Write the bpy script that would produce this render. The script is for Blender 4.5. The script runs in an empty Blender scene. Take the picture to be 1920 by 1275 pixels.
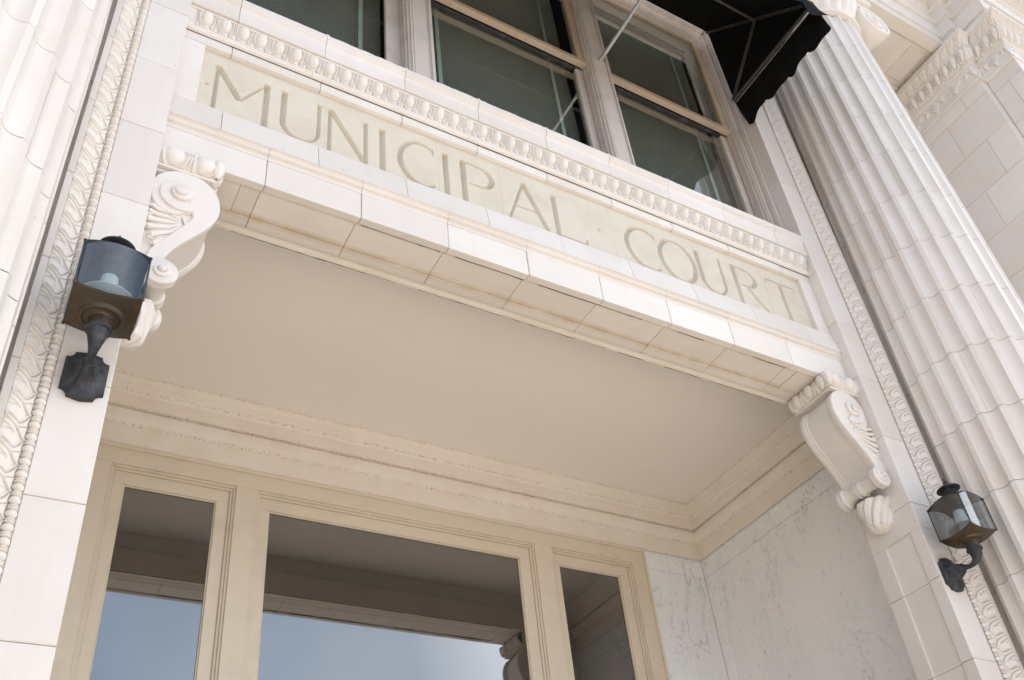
import bpy, math, random
import numpy as np
from mathutils import Vector, Matrix

random.seed(7)
rng = np.random.default_rng(7)
scene = bpy.context.scene
COL = scene.collection

# ------------------------------------------------------------------ camera
# origin = the photographer's eye (1.6 m above the pavement); X along the facade, Y into the building, Z up
R = ((0.861842, -0.496035, -0.105725), (0.232537, 0.571724, -0.786802), (0.450727, 0.653514, 0.608082))
cam = bpy.data.cameras.new('camera')
cam_o = bpy.data.objects.new('camera', cam)
COL.objects.link(cam_o)
m = Matrix.Identity(4)
for i in range(3):
    m[i][0] = R[0][i]; m[i][1] = -R[1][i]; m[i][2] = -R[2][i]
cam_o.matrix_world = m
cam.sensor_width = 36.0
cam.lens = 1793.147 / 1920 * 36
cam.shift_x = (960 - 1000.392) / 1920
cam.shift_y = (757.611 - 637.5) / 1920
cam.clip_start = 0.05
cam.clip_end = 2000
scene.camera = cam_o
EYE = 1.6

# ------------------------------------------------------------------ light
sun_dir = Vector((0.50, -0.075, 0.86)).normalized()      # towards the sun
elev = math.asin(sun_dir.z)
world = bpy.data.worlds.new("World")
scene.world = world
world.use_nodes = True
nt = world.node_tree
nt.nodes.clear()
wo = nt.nodes.new('ShaderNodeOutputWorld')
bg = nt.nodes.new('ShaderNodeBackground')
sky = nt.nodes.new('ShaderNodeTexSky')
sky.sky_type = 'NISHITA'
sky.sun_disc = False
sky.sun_elevation = elev
sky.sun_rotation = math.atan2(sun_dir.x, sun_dir.y)
sky.air_density = 1.0
sky.dust_density = 0.6
tc = nt.nodes.new('ShaderNodeTexCoord')
nz = nt.nodes.new('ShaderNodeTexNoise')
nz.inputs['Scale'].default_value = 2.2
nz.inputs['Detail'].default_value = 5
nz.inputs['Roughness'].default_value = 0.5
ramp = nt.nodes.new('ShaderNodeValToRGB')
ramp.color_ramp.elements[0].position = 0.36
ramp.color_ramp.elements[1].position = 0.66
ramp.color_ramp.elements[0].color = (0, 0, 0, 1)
ramp.color_ramp.elements[1].color = (0.95, 0.95, 0.95, 1)
cmix = nt.nodes.new('ShaderNodeMix')
cmix.data_type = 'RGBA'
cmix.inputs[7].default_value = (10.0, 11.2, 13.0, 1)
nt.links.new(tc.outputs['Generated'], nz.inputs['Vector'])
# bright sky patch added on the right for reflections in the glass; thin cloud elsewhere
vd = nt.nodes.new('ShaderNodeVectorMath'); vd.operation = 'DOT_PRODUCT'
vd.inputs[1].default_value = (0.683, -0.583, 0.442)
nt.links.new(tc.outputs['Generated'], vd.inputs[0])
mr = nt.nodes.new('ShaderNodeMapRange')
mr.inputs[1].default_value = 0.925; mr.inputs[2].default_value = 0.985
mr.inputs[3].default_value = 0.0; mr.inputs[4].default_value = 1.0
nt.links.new(vd.outputs['Value'], mr.inputs[0])
nt.links.new(nz.outputs['Fac'], ramp.inputs['Fac'])
# brighter, hazier air low over the street
sx = nt.nodes.new('ShaderNodeSeparateXYZ'); nt.links.new(tc.outputs['Generated'], sx.inputs[0])
hz = nt.nodes.new('ShaderNodeMapRange')
hz.inputs[1].default_value = 0.30; hz.inputs[2].default_value = 0.75
hz.inputs[3].default_value = 0.5; hz.inputs[4].default_value = 0.0
nt.links.new(sx.outputs[2], hz.inputs[0])
hm = nt.nodes.new('ShaderNodeMix'); hm.data_type = 'RGBA'
hm.inputs[7].default_value = (10.5, 13.8, 18.0, 1)
nt.links.new(hz.outputs[0], hm.inputs[0])
bright_patch = nt.nodes.new('ShaderNodeMix'); bright_patch.data_type = 'RGBA'
bright_patch.inputs[7].default_value = (24.0, 24.3, 25.0, 1)
nt.links.new(mr.outputs[0], bright_patch.inputs[0])
nt.links.new(ramp.outputs['Color'], cmix.inputs[0])
nt.links.new(sky.outputs['Color'], hm.inputs[6]); nt.links.new(hm.outputs[2], cmix.inputs[6]); nt.links.new(cmix.outputs[2], bright_patch.inputs[6])
nt.links.new(bright_patch.outputs[2], bg.inputs['Color'])
bg.inputs['Strength'].default_value = 0.118
nt.links.new(bg.outputs['Background'], wo.inputs['Surface'])

sun = bpy.data.lights.new('sun', 'SUN')
sun.energy = 5.0
sun.angle = math.radians(0.5)
sun.color = (1.0, 0.94, 0.85)
sun_o = bpy.data.objects.new('sun', sun)
sun_o.rotation_euler = sun_dir.to_track_quat('Z', 'Y').to_euler()
sun_o.location = (3, -8, 12)
COL.objects.link(sun_o)

scene.view_settings.view_transform = 'Standard'
scene.view_settings.look = 'None'
scene.view_settings.exposure = 0.35
scene.view_settings.gamma = 1.0

# ------------------------------------------------------------------ materials
def principled(name):
    mt = bpy.data.materials.new(name)
    mt.use_nodes = True
    return mt, mt.node_tree, mt.node_tree.nodes['Principled BSDF']

def node(t, kind, **kw):
    n = t.nodes.new(kind)
    for k, v in kw.items():
        if k in n.inputs.keys():
            n.inputs[k].default_value = v
        else:
            setattr(n, k, v)
    return n

def mix(t, fac, a, b, mode='MIX'):
    n = t.nodes.new('ShaderNodeMix')
    n.data_type = 'RGBA'
    n.blend_type = mode
    for sock, v in ((0, fac), (6, a), (7, b)):
        if isinstance(v, bpy.types.NodeSocket):
            t.links.new(v, n.inputs[sock])
        elif sock == 0:
            n.inputs[0].default_value = v
        else:
            n.inputs[sock].default_value = (*v, 1) if len(v) == 3 else v
    return n.outputs[2]

def ramp_of(t, sock, p0, p1, c0=0.0, c1=1.0):
    r = t.nodes.new('ShaderNodeMapRange')
    r.inputs[1].default_value = p0
    r.inputs[2].default_value = p1
    r.inputs[3].default_value = c0
    r.inputs[4].default_value = c1
    t.links.new(sock, r.inputs[0])
    return r.outputs[0]

def stone(name, base, rough=0.5, island=0.05, blotch=0.05, pits=0.5, bump=0.15, stain=None, stain_amt=0.3,
          bscale=3.0, spec=0.4, streak=0.0):
    mt, t, p = principled(name)
    geo = node(t, 'ShaderNodeNewGeometry')
    tcn = node(t, 'ShaderNodeTexCoord')
    n1 = node(t, 'ShaderNodeTexNoise', Scale=bscale, Detail=6.0, Roughness=0.6)
    n2 = node(t, 'ShaderNodeTexNoise', Scale=70.0, Detail=3.0)
    n3 = node(t, 'ShaderNodeTexNoise', Scale=26.0, Detail=2.0, Roughness=0.4)
    for n in (n1, n2, n3):
        t.links.new(tcn.outputs['Object'], n.inputs['Vector'])
    dark = tuple(c * (1 - 2.0 * island) * f for c, f in zip(base, (1.0, 0.985, 0.96)))
    c = mix(t, ramp_of(t, geo.outputs['Random Per Island'], 0, 1), base, dark)
    d2 = tuple(b * (1 - 2.5 * blotch) * f for b, f in zip(base, (1.0, 0.97, 0.93)))
    c = mix(t, ramp_of(t, n1.outputs['Fac'], 0.45, 0.8), c, d2)
    if stain:
        n4 = node(t, 'ShaderNodeTexNoise', Scale=1.6, Detail=8.0, Roughness=0.7)
        t.links.new(tcn.outputs['Object'], n4.inputs['Vector'])
        c = mix(t, ramp_of(t, n4.outputs['Fac'], 0.52, 0.75, 0, stain_amt), c, stain)
    if streak:
        mp = node(t, 'ShaderNodeMapping')
        mp.inputs['Scale'].default_value = (14, 14, 0.9)
        n5 = node(t, 'ShaderNodeTexNoise', Scale=1.0, Detail=5.0)
        t.links.new(tcn.outputs['Object'], mp.inputs['Vector'])
        t.links.new(mp.outputs['Vector'], n5.inputs['Vector'])
        c = mix(t, ramp_of(t, n5.outputs['Fac'], 0.5, 0.8, 0, streak), c, tuple(b * 0.62 for b in base))
    # small pits and chips
    c = mix(t, ramp_of(t, n3.outputs['Fac'], 0.76, 0.80, 0, pits), c, tuple(b * 0.45 for b in base))
    t.links.new(c, p.inputs['Base Color'])
    p.inputs['Roughness'].default_value = rough
    p.inputs['Specular IOR Level'].default_value = spec
    if bump:
        b = node(t, 'ShaderNodeBump', Strength=bump, Distance=0.002)
        t.links.new(n2.outputs['Fac'], b.inputs['Height'])
        b2 = node(t, 'ShaderNodeBump', Strength=bump * 0.6, Distance=0.012)
        t.links.new(n1.outputs['Fac'], b2.inputs['Height'])
        t.links.new(b.outputs['Normal'], b2.inputs['Normal'])
        t.links.new(b2.outputs['Normal'], p.inputs['Normal'])
    return mt

def plain(name, base, rough=0.5, metal=0.0, var=0.08, bump=0.1, scale=12.0, spec=0.5, alt=None, alt_rng=(0.5, 0.7)):
    mt, t, p = principled(name)
    tcn = node(t, 'ShaderNodeTexCoord')
    n1 = node(t, 'ShaderNodeTexNoise', Scale=scale, Detail=6.0, Roughness=0.65)
    t.links.new(tcn.outputs['Object'], n1.inputs['Vector'])
    c = mix(t, ramp_of(t, n1.outputs['Fac'], *alt_rng), base, alt if alt else tuple(b * (1 - 3 * var) for b in base))
    t.links.new(c, p.inputs['Base Color'])
    p.inputs['Roughness'].default_value = rough
    p.inputs['Metallic'].default_value = metal
    p.inputs['Specular IOR Level'].default_value = spec
    if bump:
        n2 = node(t, 'ShaderNodeTexNoise', Scale=60.0, Detail=4.0)
        t.links.new(tcn.outputs['Object'], n2.inputs['Vector'])
        b = node(t, 'ShaderNodeBump', Strength=bump, Distance=0.003)
        t.links.new(n2.outputs['Fac'], b.inputs['Height'])
        t.links.new(b.outputs['Normal'], p.inputs['Normal'])
    return mt

def painted_specks(name, base, speck, lines):
    """old paint with flaking specks gathered along the given heights (object z)"""
    mt, t, p = principled(name)
    tcn = node(t, 'ShaderNodeTexCoord')
    n1 = node(t, 'ShaderNodeTexNoise', Scale=4.0, Detail=6.0, Roughness=0.6)
    n2 = node(t, 'ShaderNodeTexNoise', Scale=85.0, Detail=4.0, Roughness=0.7)
    mp = node(t, 'ShaderNodeMapping')
    mp.inputs['Scale'].default_value = (7, 7, 60)
    n3 = node(t, 'ShaderNodeTexNoise', Scale=1.0, Detail=6.0)
    t.links.new(tcn.outputs['Object'], n1.inputs['Vector'])
    t.links.new(tcn.outputs['Object'], n2.inputs['Vector'])
    t.links.new(tcn.outputs['Object'], mp.inputs['Vector'])
    t.links.new(mp.outputs['Vector'], n3.inputs['Vector'])
    c = mix(t, ramp_of(t, n1.outputs['Fac'], 0.42, 0.75), base, tuple(b * f for b, f in zip(base, (0.93, 0.9, 0.84))))
    sep = node(t, 'ShaderNodeSeparateXYZ')
    t.links.new(tcn.outputs['Object'], sep.inputs[0])
    for z, w in lines:
        s = node(t, 'ShaderNodeMath', operation='SUBTRACT'); s.inputs[1].default_value = z
        t.links.new(sep.outputs[2], s.inputs[0])
        a = node(t, 'ShaderNodeMath', operation='ABSOLUTE'); t.links.new(s.outputs[0], a.inputs[0])
        band = ramp_of(t, a.outputs[0], 0.0, w, 1, 0)
        m1 = node(t, 'ShaderNodeMath', operation='MULTIPLY')
        t.links.new(band, m1.inputs[0])
        t.links.new(ramp_of(t, n2.outputs['Fac'], 0.54, 0.62, 0, 1.0), m1.inputs[1])
        c = mix(t, m1.outputs[0], c, speck)
    t.links.new(c, p.inputs['Base Color'])
    p.inputs['Roughness'].default_value = 0.6
    b = node(t, 'ShaderNodeBump', Strength=0.35, Distance=0.004)
    t.links.new(n3.outputs['Fac'], b.inputs['Height'])
    t.links.new(b.outputs['Normal'], p.inputs['Normal'])
    return mt

def glass(name, f0=0.1, tint=(0.7, 0.72, 0.72), rough=0.0, wave=0.0):
    mt = bpy.data.materials.new(name)
    mt.use_nodes = True
    t = mt.node_tree
    t.nodes.clear()
    out = t.nodes.new('ShaderNodeOutputMaterial')
    tr = t.nodes.new('ShaderNodeBsdfTransparent'); tr.inputs[0].default_value = (*tint, 1)
    gl = t.nodes.new('ShaderNodeBsdfGlossy'); gl.inputs['Roughness'].default_value = rough
    lw = t.nodes.new('ShaderNodeLayerWeight'); lw.inputs[0].default_value = 0.5
    pw = node(t, 'ShaderNodeMath', operation='POWER'); pw.inputs[1].default_value = 4.0
    t.links.new(lw.outputs['Facing'], pw.inputs[0])
    ms = t.nodes.new('ShaderNodeMixShader')
    t.links.new(ramp_of(t, pw.outputs[0], 0, 1, f0, 1.0), ms.inputs[0])
    t.links.new(tr.outputs[0], ms.inputs[1])
    t.links.new(gl.outputs[0], ms.inputs[2])
    t.links.new(ms.outputs[0], out.inputs[0])
    if wave:
        tcn = node(t, 'ShaderNodeTexCoord')
        n = node(t, 'ShaderNodeTexNoise', Scale=1.4, Detail=1.0)
        t.links.new(tcn.outputs['Object'], n.inputs['Vector'])
        b = node(t, 'ShaderNodeBump', Strength=wave, Distance=0.01)
        t.links.new(n.outputs['Fac'], b.inputs['Height'])
        t.links.new(b.outputs['Normal'], gl.inputs['Normal'])
    return mt

TC = (0.805, 0.757, 0.718)
M = {}
M['terra'] = stone('glazed_terracotta', TC, rough=0.38, island=0.05, blotch=0.035, pits=0.4, bump=0.07,
                   stain=(0.66, 0.59, 0.49), stain_amt=0.30, streak=0.12)
M['carved'] = stone('carved_terracotta', (0.80, 0.755, 0.715), rough=0.5, island=0.0, blotch=0.03, pits=0.15, bump=0.06,
                    stain=(0.60, 0.53, 0.42), stain_amt=0.35)
M['grout'] = plain('mortar', (0.40, 0.34, 0.25), rough=0.9, scale=8, alt=(0.64, 0.59, 0.50), alt_rng=(0.45, 0.7))
M['panel'] = stone('limestone_panel', (0.68, 0.625, 0.535), rough=0.8, island=0, blotch=0.05, pits=0.35, bump=0.5, bscale=5,
                   stain=(0.60, 0.54, 0.43), stain_amt=0.5)
M['ceiling'] = plain('painted_plaster', (0.87, 0.80, 0.735), rough=0.75, var=0.008, scale=1.2, bump=0.12)
M['cornice'] = painted_specks('flaking_paint', (0.82, 0.75, 0.665), (0.30, 0.18, 0.09),
                              ((4.115, 0.012), (4.02, 0.012), (3.905, 0.010), (3.80, 0.012), (3.652, 0.010)))
M['cream'] = plain('cream_paint', (0.70, 0.60, 0.465), rough=0.42, var=0.03, scale=3, bump=0.08)
M['black_fabric'] = plain('black_canvas', (0.007, 0.007, 0.007), rough=0.95, var=0.1, scale=30, bump=0.3, spec=0.15)
M['tube'] = plain('grey_metal_tube', (0.10, 0.095, 0.09), rough=0.45, metal=0.3, var=0.1, bump=0.05)
M['bright_metal'] = plain('bright_metal', (0.6, 0.6, 0.6), rough=0.35, metal=0.6, var=0.05, bump=0.0)
M['bronze'] = plain('aged_bronze', (0.075, 0.058, 0.04), rough=0.42, metal=0.55, scale=14, alt=(0.17, 0.085, 0.03), alt_rng=(0.5, 0.78))
M['iron'] = plain('black_iron', (0.035, 0.037, 0.042), rough=0.5, metal=0.3, scale=20, alt=(0.085, 0.09, 0.10), alt_rng=(0.5, 0.75), bump=0.4)
M['sash'] = plain('window_paint', (0.63, 0.56, 0.51), rough=0.5, var=0.05, scale=5, bump=0.15)
M['tan_sash'] = plain('tan_sash_paint', (0.50, 0.385, 0.285), rough=0.5, var=0.06, scale=7, bump=0.2)
M['blind'] = plain('blind_slats', (0.88, 0.86, 0.82), rough=0.6, var=0.05, bump=0)
M['tape'] = plain('blind_tape', (0.55, 0.62, 0.62), rough=0.7, var=0.03, bump=0)
M['dark'] = plain('dark_backing', (0.012, 0.012, 0.012), rough=0.9, var=0.0, bump=0)  # near-black colour paints the darkness of an unlit interior
M['frost'] = plain('frosted_glass_tube', (0.88, 0.90, 0.90), rough=0.35, var=0.02, bump=0)
M['glass_low'] = glass('entrance_glass', 0.27, (0.45, 0.46, 0.45), wave=0.02)
M['glass_up'] = glass('window_glass', 0.09, (0.94, 0.97, 0.94), wave=0.03)
M['glass_lamp'] = glass('lantern_glass', 0.085, (0.80, 0.84, 0.86))

def marble():
    mt, t, p = principled('grey_veined_marble')
    tcn = node(t, 'ShaderNodeTexCoord')
    mp = node(t, 'ShaderNodeMapping'); mp.inputs['Rotation'].default_value = (0.4, 0.5, 0.2)
    mp.inputs['Scale'].default_value = (1, 1, 0.55)
    t.links.new(tcn.outputs['Object'], mp.inputs['Vector'])
    w = node(t, 'ShaderNodeTexNoise', Scale=2.2, Detail=14.0, Roughness=0.62, Distortion=0.5)
    w2 = node(t, 'ShaderNodeTexNoise', Scale=5.5, Detail=12.0, Roughness=0.68, Distortion=0.8)
    w3 = node(t, 'ShaderNodeTexNoise', Scale=1.6, Detail=3.0)
    sp = node(t, 'ShaderNodeTexNoise', Scale=24.0, Detail=6.0, Roughness=0.75)
    for n in (w, w2, w3, sp):
        t.links.new(mp.outputs['Vector'], n.inputs['Vector'])
    def vein(sock, width):
        s = node(t, 'ShaderNodeMath', operation='SUBTRACT'); s.inputs[1].default_value = 0.5
        t.links.new(sock, s.inputs[0])
        a = node(t, 'ShaderNodeMath', operation='ABSOLUTE'); t.links.new(s.outputs[0], a.inputs[0])
        return ramp_of(t, a.outputs[0], 0.0, width, 1, 0)
    mask = ramp_of(t, w3.outputs['Fac'], 0.40, 0.62)
    def mul(a, b, k=1.0):
        q = node(t, 'ShaderNodeMath', operation='MULTIPLY'); t.links.new(a, q.inputs[0]); t.links.new(b, q.inputs[1])
        r = node(t, 'ShaderNodeMath', operation='MULTIPLY'); t.links.new(q.outputs[0], r.inputs[0]); r.inputs[1].default_value = k
        return r.outputs[0]
    c = mix(t, ramp_of(t, w3.outputs['Fac'], 0.3, 0.7), (0.92, 0.92, 0.915), (0.84, 0.85, 0.85))
    c = mix(t, mul(vein(w.outputs['Fac'], 0.010), mask, 0.55), c, (0.27, 0.28, 0.30))
    c = mix(t, mul(vein(w2.outputs['Fac'], 0.012), mask, 0.30), c, (0.32, 0.32, 0.33))
    c = mix(t, ramp_of(t, sp.outputs['Fac'], 0.585, 0.70, 0, 0.55), c, (0.30, 0.30, 0.31))
    geo = node(t, 'ShaderNodeNewGeometry')
    c = mix(t, ramp_of(t, geo.outputs['Random Per Island'], 0, 1, 0, 0.15), c, (0.44, 0.43, 0.42))
    t.links.new(c, p.inputs['Base Color'])
    p.inputs['Roughness'].default_value = 0.45
    return mt
M['marble'] = marble()

# soffit stone: iron-yellow stains run along the seam over the opening
def soffit_mat():
    mt = stone('stained_soffit_terracotta', (0.80, 0.74, 0.68), rough=0.55, island=0.05, blotch=0.04, pits=0.5, bump=0.08)
    t = mt.node_tree
    p = t.nodes['Principled BSDF']
    src = p.inputs['Base Color'].links[0].from_socket
    tcn = node(t, 'ShaderNodeTexCoord')
    sep = node(t, 'ShaderNodeSeparateXYZ'); t.links.new(tcn.outputs['Object'], sep.inputs[0])
    n = node(t, 'ShaderNodeTexNoise', Scale=5.0, Detail=6.0, Roughness=0.7)
    t.links.new(tcn.outputs['Object'], n.inputs['Vector'])
    c = src
    for y, w, k in ((3.314, 0.034, 0.75), (3.135, 0.014, 0.6), (3.392, 0.03, 0.3)):
        s = node(t, 'ShaderNodeMath', operation='SUBTRACT'); s.inputs[1].default_value = y
        t.links.new(sep.outputs[1], s.inputs[0])
        a = node(t, 'ShaderNodeMath', operation='ABSOLUTE'); t.links.new(s.outputs[0], a.inputs[0])
        q = node(t, 'ShaderNodeMath', operation='MULTIPLY')
        t.links.new(ramp_of(t, a.outputs[0], 0.001, w, 1, 0), q.inputs[0])
        t.links.new(ramp_of(t, n.outputs['Fac'], 0.35, 0.6, 0.15, k), q.inputs[1])
        c = mix(t, q.outputs[0], c, (0.56, 0.42, 0.24))
    t.links.new(c, p.inputs['Base Color'])
    return mt
M['soffit'] = soffit_mat()

# ------------------------------------------------------------------ mesh builder
class MB:
    def __init__(self):
        self.v = []; self.n = 0
        self.f = []            # (k,4) or (k,3) int arrays, or python lists
    def add(self, verts, faces):
        verts = np.asarray(verts, float).reshape(-1, 3)
        self.v.append(verts)
        if isinstance(faces, np.ndarray):
            self.f.append(faces + self.n)
        else:
            self.f.append([[i + self.n for i in f] for f in faces])
        self.n += len(verts)
        return self
    def box(self, x0, x1, y0, y1, z0, z1, c=0.0):
        x0, x1 = min(x0, x1), max(x0, x1)
        y0, y1 = min(y0, y1), max(y0, y1)
        z0, z1 = min(z0, z1), max(z0, z1)
        if c <= 0:
            V = [(x, y, z) for x in (x0, x1) for y in (y0, y1) for z in (z0, z1)]
            F = [(0, 1, 3, 2), (4, 6, 7, 5), (0, 4, 5, 1), (2, 3, 7, 6), (0, 2, 6, 4), (1, 5, 7, 3)]
            return self.add(V, F)
        c = min(c, (x1 - x0) / 3, (y1 - y0) / 3, (z1 - z0) / 3)
        lo = (x0, y0, z0); hi = (x1, y1, z1)
        V = []; idx = {}
        for s in [(a, b, d) for a in (0, 1) for b in (0, 1) for d in (0, 1)]:
            for ax in range(3):
                p = [(lo[i] if s[i] == 0 else hi[i]) for i in range(3)]
                for i in range(3):
                    if i != ax:
                        p[i] += c if s[i] == 0 else -c
                idx[(s, ax)] = len(V)
                V.append(p)
        F = []
        def S(ax, side, a, b):
            o = [i for i in range(3) if i != ax]
            s = [0, 0, 0]; s[ax] = side; s[o[0]] = a; s[o[1]] = b
            return tuple(s)
        for ax in range(3):
            for side in (0, 1):
                F.append([idx[(S(ax, side, a, b), ax)] for a, b in ((0, 0), (1, 0), (1, 1), (0, 1))])
        for ax in range(3):
            o = [i for i in range(3) if i != ax]
            for a in (0, 1):
                for b in (0, 1):
                    s0 = [0, 0, 0]; s0[o[0]] = a; s0[o[1]] = b; s1 = list(s0); s1[ax] = 1
                    s0 = tuple(s0); s1 = tuple(s1)
                    F.append([idx[(s0, o[0])], idx[(s1, o[0])], idx[(s1, o[1])], idx[(s0, o[1])]])
        for s in [(a, b, d) for a in (0, 1) for b in (0, 1) for d in (0, 1)]:
            F.append([idx[(s, 0)], idx[(s, 1)], idx[(s, 2)]])
        return self.add(V, F)
    def grid(self, P, wrap=False):
        a, b = P.shape[:2]
        I = np.arange(a * b).reshape(a, b)
        if wrap:
            I = np.vstack([I, I[:1]])
        q = np.stack([I[:-1, :-1], I[1:, :-1], I[1:, 1:], I[:-1, 1:]], -1).reshape(-1, 4)
        return self.add(P.reshape(-1, 3), q)
    def prism(self, poly, axis, a0, a1, c=0.0):
        """poly: 2D points on the two other axes (in axis order), extruded along axis"""
        poly = list(poly)
        k = len(poly)
        def mk(p, a):
            q = [p[0], p[1]]
            q.insert(axis, a)
            return q
        V = [mk(p, a0) for p in poly] + [mk(p, a1) for p in poly]
        F = [list(range(k))[::-1], list(range(k, 2 * k))] + [[i, (i + 1) % k, k + (i + 1) % k, k + i] for i in range(k)]
        return self.add(V, F)
    def tube(self, pts, rad, seg=10, flat=None):
        pts = [Vector(p) for p in pts]
        if not isinstance(rad, (list, tuple)):
            rad = [rad] * len(pts)
        rings = []
        up = Vector((0, 0, 1))
        prev = None
        for i, p in enumerate(pts):
            d = (pts[min(i + 1, len(pts) - 1)] - pts[max(i - 1, 0)]).normalized()
            if prev is None:
                a = d.cross(up)
                if a.length < 1e-3:
                    a = d.cross(Vector((1, 0, 0)))
            else:
                a = prev - d * prev.dot(d)
            a.normalize(); prev = a
            b = d.cross(a)
            rings.append([p + (a * math.cos(t) + b * math.sin(t)) * rad[i] for t in [2 * math.pi * j / seg for j in range(seg)]])
        V = [tuple(v) for r in rings for v in r]
        F = []
        for i in range(len(pts) - 1):
            for j in range(seg):
                F.append([i * seg + j, i * seg + (j + 1) % seg, (i + 1) * seg + (j + 1) % seg, (i + 1) * seg + j])
        F.append(list(range(seg))[::-1]); F.append([(len(pts) - 1) * seg + j for j in range(seg)])
        return self.add(V, F)
    def bar(self, p0, p1, w):
        p0 = Vector(p0); p1 = Vector(p1)
        d = (p1 - p0).normalized()
        a = d.cross(Vector((0, 0, 1)))
        if a.length < 1e-3:
            a = Vector((1, 0, 0))
        a.normalize(); b = d.cross(a)
        h = w / 2
        V = [tuple(p + a * s * h + b * q * h) for p in (p0, p1) for s, q in ((-1, -1), (1, -1), (1, 1), (-1, 1))]
        return self.add(V, [(3, 2, 1, 0), (4, 5, 6, 7), (0, 1, 5, 4), (1, 2, 6, 5), (2, 3, 7, 6), (3, 0, 4, 7)])
    def lathe(self, prof, centre, axis=2, seg=32, a0=0.0, a1=2 * math.pi, fn=None):
        full = abs(a1 - a0 - 2 * math.pi) < 1e-6
        k = seg if full else seg + 1
        th = a0 + (a1 - a0) * np.arange(k) / seg
        P = np.zeros((k, len(prof), 3))
        o = [i for i in range(3) if i != axis]
        for j, (r, h) in enumerate(prof):
            rr = np.full(k, r) if fn is None else fn(th, r, h)
            P[:, j, o[0]] = centre[o[0]] + rr * np.cos(th)
            P[:, j, o[1]] = centre[o[1]] + rr * np.sin(th)
            P[:, j, axis] = centre[axis] + h
        return self.grid(P, wrap=full)
    def build(self, name, mat, parent=None, smooth=False, angle=None):
        V = np.concatenate(self.v)
        lens = []; loops = []
        for f in self.f:
            if isinstance(f, np.ndarray):
                lens.append(np.full(len(f), f.shape[1])); loops.append(f.reshape(-1))
            else:
                lens.append(np.array([len(x) for x in f]))
                loops.append(np.array([i for x in f for i in x]))
        lens = np.concatenate(lens).astype(np.int32); loops = np.concatenate(loops).astype(np.int32)
        me = bpy.data.meshes.new(name)
        me.vertices.add(len(V)); me.vertices.foreach_set('co', V.astype(np.float32).reshape(-1))
        me.loops.add(len(loops)); me.loops.foreach_set('vertex_index', loops)
        me.polygons.add(len(lens))
        me.polygons.foreach_set('loop_start', (np.cumsum(lens) - lens).astype(np.int32))
        me.polygons.foreach_set('use_smooth', np.full(len(lens), bool(smooth)))
        me.update(calc_edges=True)
        me.validate()
        me.materials.append(mat)
        if smooth and angle is not None:
            me.set_sharp_from_angle(angle=math.radians(angle))
        o = bpy.data.objects.new(name, me)
        COL.objects.link(o)
        if parent is not None:
            o.parent = parent
        return o

def thing(name, label, cat, group=None, loc=None):
    e = bpy.data.objects.new(name, None)
    e.empty_display_size = 0.1
    COL.objects.link(e)
    e['label'] = label; e['category'] = cat
    if group: e['group'] = group
    return e

def tag(o, label, cat, group=None):
    o['label'] = label; o['category'] = cat
    if group: o['group'] = group
    return o

def joints(a, b, first, pitch):
    """edges of blocks covering a..b with joints at first + k*pitch"""
    k = math.ceil((a + 1e-4 - first) / pitch)
    xs = [a]
    x = first + k * pitch
    while x < b - 1e-4:
        if x - xs[-1] > 0.03:
            xs.append(x)
        x += pitch
    xs.append(b)
    return list(zip(xs[:-1], xs[1:]))

GAP = 0.0014
def jit(s=0.0012):
    return random.uniform(-s, s)

# ------------------------------------------------------------------ carved strips
def resample(prof, n):
    p = np.array(prof, float)
    d = np.r_[0, np.cumsum(np.hypot(*np.diff(p, axis=0).T))]
    s = np.linspace(0, d[-1], n)
    return np.c_[np.interp(s, d, p[:, 0]), np.interp(s, d, p[:, 1])]

def strip(mb, P0, d, L, n, up, prof, H=None, ns=1, m0=0.0, m1=0.0, flip=False):
    """sweep profile [(out, up)] along d for length L; H (ns+1, nt) displaces along the profile normal"""
    P0, d, n, up = (np.array(a, float) for a in (P0, d, n, up))
    prof = np.asarray(prof, float)
    nt_ = len(prof)
    tan = np.gradient(prof, axis=0)
    tl = np.hypot(tan[:, 0], tan[:, 1]); tl[tl == 0] = 1
    nout = np.c_[tan[:, 1] / tl, -tan[:, 0] / tl]
    if flip: nout = -nout
    if H is None:
        H = np.zeros((ns + 1, nt_))
    ns = H.shape[0] - 1
    s = np.linspace(0, 1, ns + 1)[:, None]
    o = prof[None, :, 0] + H * nout[None, :, 0]
    u = prof[None, :, 1] + H * nout[None, :, 1]
    base = prof[None, :, 0]
    ss = -m0 * base + s * (L + (m0 + m1) * base)
    P = P0 + ss[..., None] * d + o[..., None] * n + u[..., None] * up
    mb.grid(P)

def sst(x, a, b):
    t = np.clip((x - a) / (b - a), 0, 1)
    return t * t * (3 - 2 * t)

def seg_dist(U, V, pts):
    best = np.full(U.shape, 9.0)
    for (x0, y0), (x1, y1) in zip(pts[:-1], pts[1:]):
        dx, dy = x1 - x0, y1 - y0
        t = np.clip(((U - x0) * dx + (V - y0) * dy) / (dx * dx + dy * dy + 1e-12), 0, 1)
        best = np.minimum(best, np.hypot(U - x0 - t * dx, V - y0 - t * dy))
    return best

def curve(pts, n=6):
    """Catmull-Rom through pts"""
    p = [pts[0]] + list(pts) + [pts[-1]]
    out = []
    for i in range(1, len(p) - 2):
        for k in range(n):
            t = k / n
            a, b, c, d = (np.array(q, float) for q in p[i - 1:i + 3])
            out.append(tuple(0.5 * ((2 * b) + (-a + c) * t + (2 * a - 5 * b + 4 * c - d) * t ** 2 + (-a + 3 * b - 3 * c + d) * t ** 3)))
    out.append(tuple(pts[-1]))
    return out

def tile(cell, ncell):
    """cell (k, nt), periodic -> (k*ncell+1, nt)"""
    A = np.tile(cell, (ncell, 1))
    return np.vstack([A, cell[:1]])

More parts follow.
